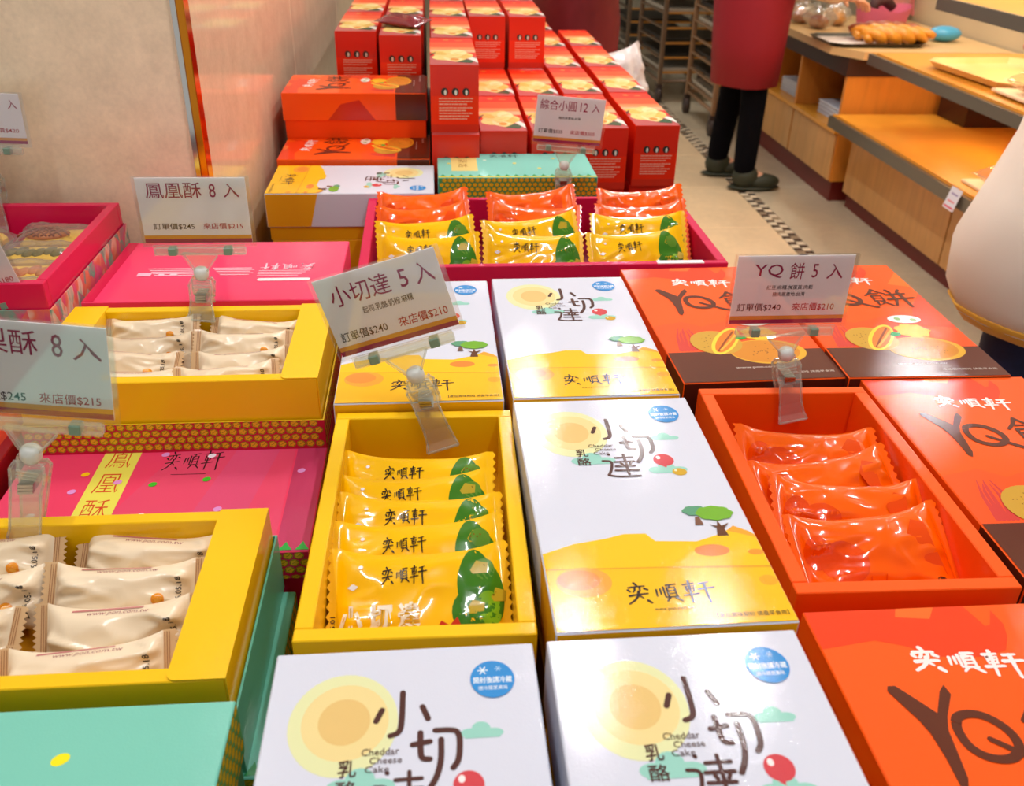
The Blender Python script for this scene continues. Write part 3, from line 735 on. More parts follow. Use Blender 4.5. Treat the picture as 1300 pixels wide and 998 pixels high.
for k, (x, yt, lean, roll, yaw) in enumerate([(.350, .585, 60, 2.5, 2), (.350, .630, 58, -2, -3), (.347, .670, 60, 4.5, 3), (.344, .715, 62, -2.5, -2)]):
    o = take(OO, k, 'glossy orange pastry pouch, %s of four in the open orange tray' % ORD[k if k < 3 else 4], 'orange pouches in the open orange tray')
    l = math.radians(lean); put(o, x, yt - .046 * math.sin(l), .894 - .046 * math.cos(l), lean, yaw, roll)
COLN = ['left', 'middle', 'right']
for c_, cx in enumerate((-.012, .130, .276)):
    for k, (yt, zt, sc) in enumerate([(1.178 + .004 * c_, .925, 1), (1.232 + .008 * c_, .928, 1), (1.292, .932, 1), (1.350 + .006 * c_, .934, 1)]):
        lst = YO if k < 2 else OO
        o = take(lst, k + c_ * 2 + (k > 1), '%s pouch in the raspberry box, %s row, %s column' % ('yellow' if k < 2 else 'orange', ['front', 'second', 'third', 'rear'][k], COLN[c_]), 'pouches in the long raspberry box')
        l = math.radians(38); put(o, cx + .008 * k * (c_ - .3), yt - .048 * math.sin(l), zt - .048 * math.cos(l), 38, (-3, 2, 4, -2)[(k + c_) % 4], (2, -3, 3, 5)[(k * 2 + c_) % 4] * (1 if k < 2 else 1.3))

# cream wrapped bars
CRM = (246, 226, 194)
def cream_print(a, hl, hh):
    for s_ in (-1, 1):
        for k in range(3): a.stroke([(s_ * (hl + 1 + k * 1.6), -hh * .95), (s_ * (hl + 1 + k * 1.6), hh * .95)], .5, (170, 110, 70), sub=10, rnd=False)
    a.text('www.pon.com.tw', -18, 14, 26, 16.6, (170, 110, 110)); a.rect(-30, 17.4, 20, 18.4, (200, 120, 120))
    a.ell(28, -6, 4.5, 4.6, (236, 150, 30), 18, rings=2).ell(28, -6, 2.6, 2.8, (244, 176, 60), 14)
    a.text('2026.05.18', 29, -4, 53, -.2, (40, 30, 26), .012, rot=PI / 2)
CP = []
for s_ in range(3):
    b, a = pouch(.118, .050, .036, .009, CRM, 60 + s_, cream_print, CREAM, crimp_col=(224, 186, 138), boxy=1.6, ears=.26, nx=40, ny=24, wr=.0034)
    CP.append(pouch_obj('wrapped_pastry', b, a, CREAM, 'x', 'wrapped cake', None))
for tn, tx, ys, z, tname in (('near', 0, (.443, .485, .523, .562), .884, 'nearest'), ('far', 0, (.787, .823, .861, .899), .911, 'rear')):
    near = tn == 'near'
    for c_, cx in enumerate((-.345, -.232) if near else (-.305, -.203)):
        for k, y in enumerate(ys):
            o = take(CP, k + c_, 'cream wrapped pastry, %s row %s side of the %s yellow tray' % (ORD[k] if k < 3 else 'rearmost', 'left' if c_ == 0 else 'right', tname), 'cream wrapped pastries')
            put(o, cx + (.006, -.004, .004, -.002)[(k + c_) % 4], y, z + .003 * ((k + c_) % 2), 40 + 6 * ((k + c_) % 2), (3, -4, 2, -3)[(k + 2 * c_) % 4], (-2, 3, -3, 4, 1)[(k * 2 + c_) % 5] * (1.2 if not near else 1))
            o.scale = (.98, 1, 1) if near else (.86, .92, .92)

# ------------------------------------------------------------------ floral open box with unwrapped-looking pastries
def floral(name):
    m, N, L, P = nmat(name)
    tc = N.new('ShaderNodeTexCoord'); mp = N.new('ShaderNodeMapping'); mp.inputs['Scale'].default_value = (1, 1, .6)
    n = N.new('ShaderNodeTexNoise'); n.inputs['Scale'].default_value = 24; n.inputs['Distortion'].default_value = 1.2
    v = N.new('ShaderNodeTexVoronoi'); v.inputs['Scale'].default_value = 70
    r = N.new('ShaderNodeValToRGB'); r.color_ramp.interpolation = 'LINEAR'
    e = r.color_ramp.elements; e[0].position = .25; e[0].color = lin((236, 130, 170)); e[1].position = .8; e[1].color = lin((240, 170, 150))
    for p_, c in ((.38, (224, 84, 130)), (.46, (236, 120, 90)), (.52, (240, 200, 180)), (.58, (110, 170, 150)), (.66, (226, 70, 130)), (.73, (236, 150, 60))):
        k = e.new(p_); k.color = lin(c)
    ad = N.new('ShaderNodeMix'); ad.data_type = 'RGBA'; ad.inputs[0].default_value = .35
    L.new(tc.outputs['Object'], mp.inputs[0]); L.new(mp.outputs[0], n.inputs['Vector']); L.new(mp.outputs[0], v.inputs['Vector'])
    L.new(n.outputs['Color'], ad.inputs[6]); L.new(v.outputs['Color'], ad.inputs[7]); L.new(ad.outputs[2], r.inputs[0]); L.new(r.outputs[0], P.inputs['Base Color'])
    P.inputs['Roughness'].default_value = .45
    return m
FLOR = floral('floral_print_board')
fb = empty('floral_box_base', 'floral printed box base around the pink tray of clear wrapped pastries', 'box base', (-.545, 1.035, .900))
for nm, q in (('front_panel', (-.141, .141, -.136, -.1345)), ('back_panel', (-.141, .141, .1345, .136)), ('left_panel', (-.141, -.1395, -.1345, .1345)), ('right_panel', (.1395, .141, -.1345, .1345))):
    MB().box(*q, 0, .046).build(nm, FLOR, fb)
open_tray('open_pastry_tray', .276, .266, .0745, .035, .011, .011, (222, 14, 78), (160, 10, 60), 'bright pink open tray of clear wrapped pastries against the pillar', loc=(-.545, 1.035, .9002))
PAST = mat('baked_pastry', (250, 206, 84), .55, bump=.5, bscale=300, vary=.14, vscale=40)
CRUST = mat('pastry_crust', (206, 116, 50), .5, bump=.4, bscale=300, vary=.2, vscale=60)
def film_pouch(L_, W_, T_, seed):
    b, _ = pouch(L_, W_, T_, .008, None, seed, None, None, nx=20, ny=12, wr=.002, ears=.1)
    b.c = [None] * len(b.f); return b
k = 0
for (x, y, rz, w_, kind) in [(-.463, 1.105, 3, .085, 'waffle'), (-.466, 1.045, 0, .08, 'plain'), (-.462, .985, 2, .08, 'plain'), (-.47, .935, 0, .08, 'plain'), (-.575, 1.10, -8, .09, 'plain'), (-.585, 1.03, 4, .09, 'plain'), (-.58, .96, -3, .09, 'plain')]:
    k += 1
    r = empty('wrapped_pastry', 'clear wrapped yellow pastry %s' % ['with lattice topping in the back right of the pink tray', 'second from the back on the right of the pink tray', 'third from the back on the right of the pink tray', 'frontmost on the right of the pink tray', 'at the back left of the pink tray', 'in the middle left of the pink tray', 'at the front left of the pink tray'][k - 1], 'wrapped cake', (x, y, .9365), math.radians(rz), 'clear wrapped pastries')
    MB().box(-w_ / 2, w_ / 2, -.022, .022, 0, .018, None, .005).build('cake', PAST, r)
    top = MB()
    if kind == 'waffle':
        top.ell((-.014, 0, .019), (.026, .019, .005), 16, 6)
        q = top.build('topping', CRUST, r)
        bb = MB()
        for t in range(-2, 3):
            bb.tube([(-.014 + t * .009 - .012, -.016, .0225), (-.014 + t * .009, 0, .0255), (-.014 + t * .009 + .012, .016, .0225)], .0012, 5)
            bb.tube([(-.014 + t * .009 + .012, -.016, .0225), (-.014 + t * .009, 0, .0255), (-.014 + t * .009 - .012, .016, .0225)], .0012, 5)
        bb.build('lattice', mat('lattice_crust', (150, 66, 30), .5), q)
    else:
        for t in range(7): top.ell((-w_ * .4 + w_ * .8 * t / 6, .004 * math.sin(t * 2), .018), (.0075, .014, .003), 8, 5)
        top.build('topping', CRUST if k % 2 else mat('seed_topping', (120, 110, 60), .6, bump=.5, bscale=400, vary=.3, vscale=90), r)
    f = film_pouch(w_ + .03, .058, .034, 80 + k).build('wrapper', FILM, r); f.location = (0, 0, .012)
# ------------------------------------------------------------------ price signs on clear clips
STEEL = mat('steel', (170, 172, 170), .28, metal=1)
RUB = mat('green_grey_pad', (120, 150, 130), .4)
FROST = mat('frosted_joint', (214, 218, 214), .35, coat=.4)
def price_sign(label, cx, cz, bx, bz, yp, y, roll, texts, w=.109, h=.0685, yaw=0, wall=.012, padc=None):
    """cx,cz: middle of the card's lower edge, bx,bz: foot of the clip (both read on the plane yp), y: where the sign really stands"""
    k = y / yp; cx *= k; bx *= k; cz = 1.35 - (1.35 - cz) * k; bz = 1.35 - (1.35 - bz) * k
    r = empty('price_sign', label, 'price tag', (cx, y, bz), 0, 'price signs on clear clips')
    def holder(name, mb, m, par=None):
        o = mb.build(name, m, par or r)
        if par is None:
            o.location = (0, 0, cz - bz); o.rotation_euler = (0, math.radians(-roll), math.radians(yaw))
        return o
    card = holder('price_card', MB().box(-w / 2, w / 2, -.0004, .0004, 0, h, (252, 252, 255)), PAPER)
    a = Art(.00008, .00001).frame((-w / 2, -.0004, 0), (1, 0, 0), (0, 0, 1), 1); W_, H_ = w, h
    a.rect(0, .002 * H_, W_, .065 * H_, (166, 30, 96)).rect(0, .065 * H_, W_, .122 * H_, (236, 168, 72))
    for t, x0, x1, y0, y1, c in texts:
        a.text(t, x0 * W_, y0 * H_, x1 * W_, y1 * H_, c, .003 if y1 - y0 > .15 else .004)
    a.build('printed_text', PAPER, card)
    holder('card_sleeve', MB().box(-w / 2 - .003, w / 2 + .004, -.0016, -.0011, -.004, h + .0015).box(-w / 2 - .003, w / 2 + .004, .0011, .0016, -.004, h + .0015), SLEEVE)
    holder('holder_rail', MB().box(-w * .43, w * .43, -.0034, .0034, -.0125, -.0055, None, .001).box(-w * .43, w * .43, -.0044, -.0036, -.0125, -.0008), ACRYL)
    for s_ in (-1, 1): holder('rubber_pad', MB().box(s_ * w * .26 - .0042, s_ * w * .26 + .0042, -.0052, .0046, -.0128, -.0045, None, .0008), padc or RUB)
    dn = Vector((bx - cx, 0, bz - cz)); L_ = dn.length; dn.normalize(); sd = Vector((-dn.z, 0, dn.x)) * -1
    if sd.x < 0: sd = -sd
    O = Vector((0, 0, cz - bz)); Yv = Vector((0, 1, 0))
    P = lambda t, s_, yy: tuple(O + dn * t + sd * s_ + Yv * yy)
    nb = MB()   # funnel-shaped neck
    vs = [P(.0125, -.018, -.002), P(.0125, .018, -.002), P(.030, .0065, -.002), P(.030, -.0065, -.002)]
    vs += [P(.0125, -.018, .002), P(.0125, .018, .002), P(.030, .0065, .002), P(.030, -.0065, .002)]
    nb.add(vs, [(0, 1, 2, 3)[::-1], (4, 5, 6, 7), (0, 4, 5, 1)[::-1], (1, 5, 6, 2)[::-1], (2, 6, 7, 3)[::-1], (3, 7, 4, 0)[::-1]])
    nb.tube([P(.0125, -.018, -.003), P(.030, -.007, -.003)], .0011, 6).tube([P(.0125, .018, -.003), P(.030, .007, -.003)], .0011, 6)
    nb.build('neck', ACRYL, r)
    j = MB(); j.tube([P(.028, 0, 0), P(.031, 0, 0), P(.037, 0, 0), P(.041, 0, 0)], [.005, .0078, .0078, .0055], 14); j.build('ball_joint', FROST, r)
    # two jaws gripping the tray wall: ribbed at the top, flared lips at the bottom
    e = L_
    for s_, nm in ((-1, 'front_jaw'), (1, 'rear_jaw')):
        prof = [(.040, .0030, .0095), (.046, .0062, .012), (.056, .0055, .0115), (.064, wall / 2 + .004, .0105), (e - .018, wall / 2 + .0026, .0110), (e - .006, wall / 2 + .0045, .0125), (e, wall / 2 + .009, .0145)]
        if s_ > 0: prof = prof[:4] + [(e - .022, wall / 2 + .003, .0085), (e - .012, wall / 2 + .006, .010)]
        b = MB(); vs = []
        for t, yy, hw in prof:
            for dy_ in (0, .0016):
                for sx in (-1, 1): vs.append(P(t, sx * hw, s_ * (yy + dy_)))
        fs = []
        for i in range(len(prof) - 1):
            o_ = i * 4; q = [(o_, o_ + 1, o_ + 5, o_ + 4), (o_ + 2, o_ + 6, o_ + 7, o_ + 3), (o_, o_ + 4, o_ + 6, o_ + 2), (o_ + 1, o_ + 3, o_ + 7, o_ + 5)]
            fs += [f if s_ < 0 else f[::-1] for f in q]
        fs += [(0, 2, 3, 1), (len(vs) - 4, len(vs) - 3, len(vs) - 1, len(vs) - 2)]
        b.add(vs, fs)
        for i in range(len(prof) - 1):   # thick moulded rims
            for sx in (-1, 1): b.tube([P(prof[i][0], sx * prof[i][2], s_ * (prof[i][1] + .0012)), P(prof[i + 1][0], sx * prof[i + 1][2], s_ * (prof[i + 1][1] + .0012))], .0011, 6)
        b.tube([P(prof[-1][0], -prof[-1][2], s_ * (prof[-1][1] + .001)), P(prof[-1][0], prof[-1][2], s_ * (prof[-1][1] + .001))], .0012, 6)
        for q in range(3): b.tube([P(.0455 + q * .0032, -.0075, s_ * .0082), P(.0455 + q * .0032, .0075, s_ * .0082)], .0007, 5)
        b.build(nm, ACRYL, r)
    sp = MB()
    for q in range(3): sp.box(-.0055, .0055, -(.0092 + wall * .1), (.0092 + wall * .1), -.0012, .0012, M=Matrix.Translation(P(.0575 + q * .0030, 0, 0)))
    sp.build('spring', STEEL, r)
    return r
MG, BK, RD = (160, 14, 80), (36, 32, 40), (190, 20, 50)
price_sign('price card reading YQ with 餅 5 入 above the open orange tray', .342, .969, .363, .864, .79, .777, 0, [('YQ', .15, .40, .68, .88, MG), ('餅', .46, .58, .66, .90, MG), ('5', .65, .70, .68, .88, MG), ('入', .78, .92, .66, .88, MG),
    ('紅豆.麻糬.鹹蛋黃.肉鬆', .28, .68, .51, .575, BK), ('豬肉原產地:台灣', .34, .62, .41, .475, BK), ('訂單價$240', .05, .43, .19, .31, BK), ('來店價$210', .53, .90, .19, .31, RD)], w=.113, h=.070, yaw=0)
price_sign('tilted price card reading 小切達 5 入 clipped to the open yellow tray', -.036, .972, .001, .862, .76, .684, 16.5, [('小切達', .09, .58, .62, .88, MG), ('5', .66, .73, .64, .86, MG), ('入', .79, .94, .62, .88, MG),
    ('起司.乳酪.奶粉.麻糬', .30, .72, .46, .55, BK), ('訂單價$240', .05, .44, .17, .30, BK), ('來店價$210', .54, .95, .17, .30, RD)], w=.102, h=.071)
price_sign('price card reading 鳳凰酥 8 入 clipped to the rear yellow tray', -.250, 1.007, -.258, .923, .93, .923, 0, [('鳳凰酥', .08, .59, .69, .93, MG), ('8', .66, .72, .70, .91, MG), ('入', .79, .93, .70, .91, MG), ('訂單價$245', .10, .48, .21, .31, BK), ('來店價$215', .56, .93, .21, .31, RD)], w=.109, h=.069, wall=.008)
price_sign('small price card reading 綜合小圓 12 入 in front of the tall red boxes', .204, .987, .200, .908, 1.41, 1.403, -4.5, [('綜合小圓', .05, .58, .70, .92, MG), ('12', .64, .75, .71, .90, MG), ('入', .81, .93, .71, .90, MG), ('豬肉原產地:台灣', .34, .66, .52, .58, BK), ('訂單價$535', .06, .42, .20, .30, BK), ('來店價$505', .53, .90, .20, .30, RD)], w=.105, h=.070, wall=.010)
price_sign('large price card reading 梨酥 8 入 on the nearest yellow tray', -.292, 1.008, -.322, .892, .58, .582, -6.5, [('鳳梨酥', .08, .59, .66, .92, MG), ('8', .67, .735, .66, .90, MG), ('入', .79, .96, .64, .88, MG), ('訂單價$245', .10, .48, .14, .26, BK), ('來店價$215', .56, .93, .14, .26, RD)], w=.113, h=.074, wall=.008)
price_sign('price card reading $420 at the left edge before the stone pillar', -.551, 1.053, -.556, .945, 1.16, 1.162, -2, [('入', .86, .96, .70, .88, MG), ('來店價$420', .55, .93, .22, .32, RD)], w=.106, h=.060, wall=.011, yaw=0)
price_sign('price card reading $180 at the left edge in front of the pink open tray', -.477, .955, -.494, .892, .90, .907, 13, [('來店價$180', .55, .96, .20, .31, RD), ('入', .80, .93, .60, .85, MG)], w=.106, h=.066, wall=.011)

# ------------------------------------------------------------------ tall red cartons
GW, GD, GH = .082, .284, .1115
def carton_art(a):
    w, d, h = GW * 500 - .5, GD * 500 - .5, GH * 1000 - .5
    a.frame((0, 0, GH), (1, 0, 0), (0, 1, 0))
    a.rect(-w, 20, w, 90, (244, 84, 30)).rect(-w, 0, w, 34, (250, 140, 80)).rect(-w, -20, w, 8, (240, 176, 130))
    a.ell(-10, 118, 6, 9, (226, 110, 40), 12).ell(14, 112, 8, 6, (232, 104, 44), 12)
    a.rect(-w, -d, w, -60, (190, 84, 84))
    a.ell(-2, -50, 38, 66, (238, 206, 120), 26, fn=lambda t: .9 + .1 * math.cos(5 * t))
    for k, (x, y, r_) in enumerate(((-18, -62, 16), (0, -76, 17), (14, -56, 16), (-8, -36, 17), (10, -24, 15), (-24, -30, 12), (2, -56, 13))):
        a.ell(x, y, r_, r_ * 1.9, ((240, 214, 130), (246, 226, 160), (232, 190, 90))[k % 3], 16, rot=.4 * (k % 3 - 1))
        a.stroke([(x - r_ * .5, y - r_ * .4), (x + r_ * .6, y + r_ * .6)], 1.6, (214, 160, 60), rnd=False)
    a.ell(2, -92, 8, 11, (232, 150, 50), 12)
    a.poly([(4, -118), (22, -92), (34, -104), (30, -126)], (54, 84, 50)).poly([(24, -84), (w, -126), (w, -90), (33, -72)], (232, 232, 222))
    a.poly([(-w, -40), (-30, -20), (-30, -26), (-w, -60)], (120, 40, 30))
    a.frame((0, -GD / 2, 0), (1, 0, 0), (0, 0, 1))
    a.rect(-w, h * .55, w, h, (218, 40, 16)); a.rect(-w, 0, w, h * .12, (206, 46, 20))
    for x in (-17, 1, 19):
        a.ell(x, 68, 6.2, 6.6, (40, 44, 40), 14).ell(x + 1, 67, 2.2, 4.6, (226, 226, 214), 10)
    for k in range(8):
        y = 56 - k * 4.6 - (k > 2) * 1.5; random.seed(k)
        x = -27
        while x < (26, 27, 20, 27, 12, 27, 24, 18)[k]:
            q = random.uniform(3, 8); a.rect(x, y, x + q, y + 1.9, (240, 176, 150)); x += q + .9; a.lay -= a.step
gc = empty('pastry_carton', 'x', 'carton')
cb_ = MB().box(-GW / 2, GW / 2, -GD / 2, GD / 2, 0, GH, (236, 44, 0), .0009).build('carton_body', BOARD, gc)
a = Art(.0001, .00003); carton_art(a); a.build('printed_artwork', BOARD, cb_)
gfirst = True
ORDN = ['front', 'second', 'third', 'fourth', 'fifth']
def carton(x0, yf, ztop, label):
    global gfirst
    o = gc if gfirst else copy_tree(gc); gfirst = False
    random.seed(int(x0 * 999 + yf * 777)); o.location = (x0 + GW / 2, yf + GD / 2, ztop - GH); o.rotation_euler = (0, 0, random.uniform(-.006, .006))
    o['label'] = label; o['group'] = 'tall red pastry cartons'
CN = {-2: 'leftmost column by the pillar', -1: 'second column from the pillar', 0: 'third column from the pillar', 1: 'fourth column from the pillar', 2: 'fifth column, behind the price card', 3: 'sixth column, left of the rightmost', 4: 'rightmost column by the aisle'}
Z1, Z2, Z3 = .848, .960, 1.072
for c_, x0, yf, n, z in ((1, .0795, 1.60, 5, Z2), (2, .170, 1.60, 5, Z2), (3, .264, 1.62, 5, Z2), (4, .362, 1.64, 4, Z2), (0, -.0065, 1.588, 5, Z3), (-1, -.106, 1.90, 4, Z3), (-2, -.196, 1.95, 4, Z3)):
    for k in range(n): carton(x0 + .002 * (k % 2), yf + .29 * k, z, 'tall red carton, %s one in the %s' % (ORDN[k], CN[c_]))
for c_, x0 in ((1, .081), (2, .173)):
    for k in range(2): carton(x0, 2.185 + .29 * k, Z3, 'red carton stacked on top, %s one of the %s' % (ORDN[k], CN[c_]))
for c_, x0, yf in ((0, -.0065, 1.572), (1, .0795, 1.605), (2, .170, 1.605), (3, .264, 1.625), (4, .362, 1.645)):
    carton(x0, yf, Z1, 'red carton lowest at the foot of the %s' % CN[c_])
carton(-.0065, 1.572, Z2, 'red carton under the raised front one of the third column')
# dark wrapped packet lying on the second column
b, _ = pouch(.10, .07, .02, .006, (120, 10, 40), 99, None, FOIL); o = b.build('wrapped_packet', FOIL); tag(o, 'dark red foil packet lying on the red cartons near the pillar', 'packet'); o.location = (-.06, 2.02, 1.084); o.rotation_euler = (.1, .05, -.5)

# ------------------------------------------------------------------ display table, risers
DARK = mat('dark_red_laminate', (70, 14, 18), .4)
CREAMP = mat('cream_laminate', (226, 200, 168), .45)
GL = mat('green_glass_edge', (96, 150, 122), .08, coat=1)
tb = empty('display_table', 'large dark red display table carrying all the pastry boxes', 'table', (0, 0, 0))
MB().box(-.80, .615, -.1, 1.19, TABLE_Z - .03, TABLE_Z, None, .002).box(-.285, .519, 1.19, 3.10, TABLE_Z - .03, TABLE_Z, None, .002).build('tabletop', DARK, tb)
MB().box(-.78, .595, -.08, 1.17, .08, TABLE_Z - .031).box(-.28, .495, 1.171, 3.08, .08, TABLE_Z - .031).build('cabinet_body', mat('table_body', (150, 30, 26), .5), tb)
MB().box(-.76, .575, -.05, 1.16, 0, .079).box(-.27, .475, 1.161, 3.05, 0, .079).build('plinth', mat('plinth_black', (40, 24, 22), .6), tb)
MB().box(.5195, .526, 1.19, 3.10, TABLE_Z - .018, TABLE_Z + .001).build('glass_edge', GL, tb)
MB().box(.5195, .524, 1.19, 3.10, TABLE_Z - .045, TABLE_Z - .019).build('edge_band', CREAMP, tb)
tag(MB().box(-.205, -.0205, 1.894, 3.08, TABLE_Z, Z3 - GH - .0005, None, .001).build('display_riser', DARK), 'dark red riser under the cartons nearest the pillar', 'riser')
tag(MB().box(-.0085, .452, 1.9435, 3.08, TABLE_Z, Z2 - GH - .0005, None, .001).build('display_riser', DARK), 'long low dark red riser under the rear cartons', 'riser')
tag(MB().box(-.0085, .0765, 1.9435, 3.08, Z2 - GH, Z3 - GH - .0005, None, .001).build('display_riser', DARK), 'narrow dark red riser under the third carton column', 'riser')
# ------------------------------------------------------------------ room
def stone(name, c, rough, vs=26):
    m, N, L, P = nmat(name)
    tc = N.new('ShaderNodeTexCoord'); n = N.new('ShaderNodeTexNoise'); n.inputs['Scale'].default_value = vs; n.inputs['Detail'].default_value = 8; n.inputs['Roughness'].default_value = .65
    n2 = N.new('ShaderNodeTexNoise'); n2.inputs['Scale'].default_value = vs * 7; n2.inputs['Detail'].default_value = 4
    r = N.new('ShaderNodeValToRGB'); e = r.color_ramp.elements
    e[0].position = .3; e[0].color = lin([v * .92 for v in c]); e[1].position = .7; e[1].color = lin([min(255, v * 1.03) for v in c])
    ad = N.new('ShaderNodeMath'); ad.operation = 'MULTIPLY_ADD'; ad.inputs[1].default_value = .35
    L.new(tc.outputs['Object'], n.inputs['Vector']); L.new(tc.outputs['Object'], n2.inputs['Vector'])
    L.new(n2.outputs['Fac'], ad.inputs[0])
    sb = N.new('ShaderNodeMath'); sb.operation = 'MULTIPLY'; sb.inputs[1].default_value = .65; L.new(n.outputs['Fac'], sb.inputs[0]); L.new(sb.outputs[0], ad.inputs[2])
    L.new(ad.outputs[0], r.inputs[0]); L.new(r.outputs[0], P.inputs['Base Color']); P.inputs['Roughness'].default_value = rough
    P.inputs['Coat Weight'].default_value = .5; P.inputs['Coat Roughness'].default_value = .04
    MATS[name] = m
    return m
ST = stone('polished_beige_stone', (242, 224, 190), .2)
FT = stone('beige_floor_tile', (240, 212, 170), .3, 5)
FT2 = stone('floor_tile_in_grey_light', (206, 190, 160), .3, 5)  # same tile, with the greyer light right of the mosaic put into its colour
def struct(o): o['kind'] = 'structure'; return o
wl = struct(MB().box(-1.6, -.31, 1.215, 4.085, 0, 2.69).build('wall_left', mat('pillar_core', (90, 80, 70), .8)))
for x0, x1 in ((-1.6, -1.103), (-1.1, -.312)): MB().box(x0, x1, 1.20, 1.2145, 0, 2.69, None, .001).build('stone_panel', ST, wl)
for y0, y1 in ((1.216, 2.068), (2.072, 3.06), (3.064, 4.07)): MB().box(-.3095, -.296, y0, y1, 0, 2.69, None, .001).build('stone_panel', ST, wl)
MB().box(-1.6, -.31, 4.0855, 4.10, 0, 2.69).build('stone_panel', ST, wl)
GOLD = mat('polished_gold_trim', (222, 140, 40), .12, metal=1)
CHR = mat('polished_chrome_trim', (214, 214, 212), .08, metal=1)
t1 = struct(MB().box(-.3035, -.2945, 1.190, 1.2155, 0, 2.69, None, .0008).build('trim_1', GOLD))
struct(MB().box(-.3115, -.3040, 1.192, 1.1995, 0, 2.69, None, .0008).build('trim_2', CHR))
struct(MB().box(-.3095, -.290, 4.071, 4.105, 0, 2.69, None, .001).build('trim_3', GOLD))

fl = struct(MB().box(-3.5, 6.5, -2.5, 15, -.06, -.008).build('floor', mat('tile_grout', (120, 108, 92), .8)))
tm = {}
for i in range(0, 7):
    for j in range(0, 22):
        x1 = 1.50 - .6 * (i - 3) if i <= 3 else None
        xa = 1.50 - .6 * (i + 1) if i < 4 else 1.574 + .6 * (i - 4)
        ya = 1.39 + .6 * j
        k = 'L' if i < 4 else 'R'
        if i < 4 and xa + .6 < .4 and ya < 3.0: continue
        if ya > 13: continue
        if k not in tm:
            o = MB().box(.002, .598, .002, .598, -.012, 0, None, .0015).build('floor_tile', FT if k == 'L' else FT2, fl); tm[k] = o
        else: o = tm[k].copy(); COL.objects.link(o); o.parent = fl
        o.location = (xa, ya, 0)
mt = [MB().box(.001, .0355, .001, .0355, -.01, .0002, None, .001).build('mosaic_tile', m_, fl) for m_ in (mat('black_mosaic', (66, 56, 50), .25), mat('cream_mosaic', (226, 208, 176), .25), mat('grey_mosaic', (150, 130, 104), .25))]
mu = set(); n_ = 0
for j in range(0, 120):
    for i in (0, 1):
        y = 2.2 + j * .036
        k = (0, 1)[(i + j) % 2] if (j * 5 + i * 3) % 7 else 2
        if k in mu: o = mt[k].copy(); COL.objects.link(o); o.parent = fl
        else: o = mt[k]; mu.add(k)
        o.location = (1.501 + i * .036, y, 0)
for o in mt:
    if o.location.length == 0: bpy.data.objects.remove(o)
cl = struct(MB().box(-3.5, 6.5, -2.5, 15, 2.70, 2.76).build('ceiling', mat('white_ceiling', (232, 228, 220), .8)))
struct(MB().box(-3.5, 6.5, 14.9, 15, -.05, 2.7).build('wall_back', mat('far_wall', (196, 190, 170), .7)))
struct(MB().box(2.62, 2.7, .5, 9.5, 0, 2.7).build('wall_right', mat('counter_wall', (206, 190, 156), .5, vary=.05, vscale=3)))
GLOW = mat('lit_tube', (255, 250, 240), .5, emit=9)
tf = True
for k, (tx, ty, tl) in enumerate(TUBES):
    r = empty('ceiling_light', 'slim white ceiling batten lamp number place %s' % k, 'ceiling light', (tx, ty, 2.67), 0, 'ceiling battens')
    r['label'] = 'slim white ceiling batten lamp ' + ['over the white boxes', 'over the orange boxes', 'over the tall cartons', 'between the cartons and the aisle', 'over the bread shelf', 'added as fill over the near end of the bread shelf', 'added as fill behind the camera on the left', 'added as fill behind the camera on the right', 'added as fill over the wheeled racks', 'added as fill over the far counter', 'added as fill beyond the red cartons'][k]
    MB().box(-.07, .07, -tl / 2 - .02, tl / 2 + .02, 0, .029).build('housing', mat('lamp_white', (235, 235, 232), .4), r)
    MB().box(-.03, .03, -tl / 2, tl / 2, -.008, -.0005).build('diffuser', GLOW, r)

# ------------------------------------------------------------------ bakery counters
def wood(name, c, rough=.4, st=(1, 1, 9)):
    m, N, L, P = nmat(name)
    tc = N.new('ShaderNodeTexCoord'); mp = N.new('ShaderNodeMapping'); mp.inputs['Scale'].default_value = st
    n = N.new('ShaderNodeTexNoise'); n.inputs['Scale'].default_value = 3.5; n.inputs['Detail'].default_value = 6; n.inputs['Distortion'].default_value = .6
    r = N.new('ShaderNodeValToRGB'); e = r.color_ramp.elements
    e[0].position = .3; e[0].color = lin([v * .94 for v in c]); e[1].position = .7; e[1].color = lin([min(255, v * 1.03) for v in c])
    L.new(tc.outputs['Object'], mp.inputs[0]); L.new(mp.outputs[0], n.inputs['Vector']); L.new(n.outputs['Fac'], r.inputs[0]); L.new(r.outputs[0], P.inputs['Base Color'])
    P.inputs['Roughness'].default_value = rough; P.inputs['Coat Weight'].default_value = .2
    MATS[name] = m
    return m
WD = wood('light_oak_veneer', (214, 160, 94), .4, (9, 9, 1.2))
WD2 = wood('amber_shelf_wood', (232, 160, 50), .35, (1, 1, 6))
WD3 = wood('honey_side_panel', (222, 140, 48), .4, (6, 6, 1))
SKIRT = mat('oxblood_skirting', (112, 26, 16), .4)
EDGE = mat('brushed_grey_edge', (116, 110, 98), .35, metal=.5)
DKE = mat('dark_brown_edge', (52, 22, 20), .4)
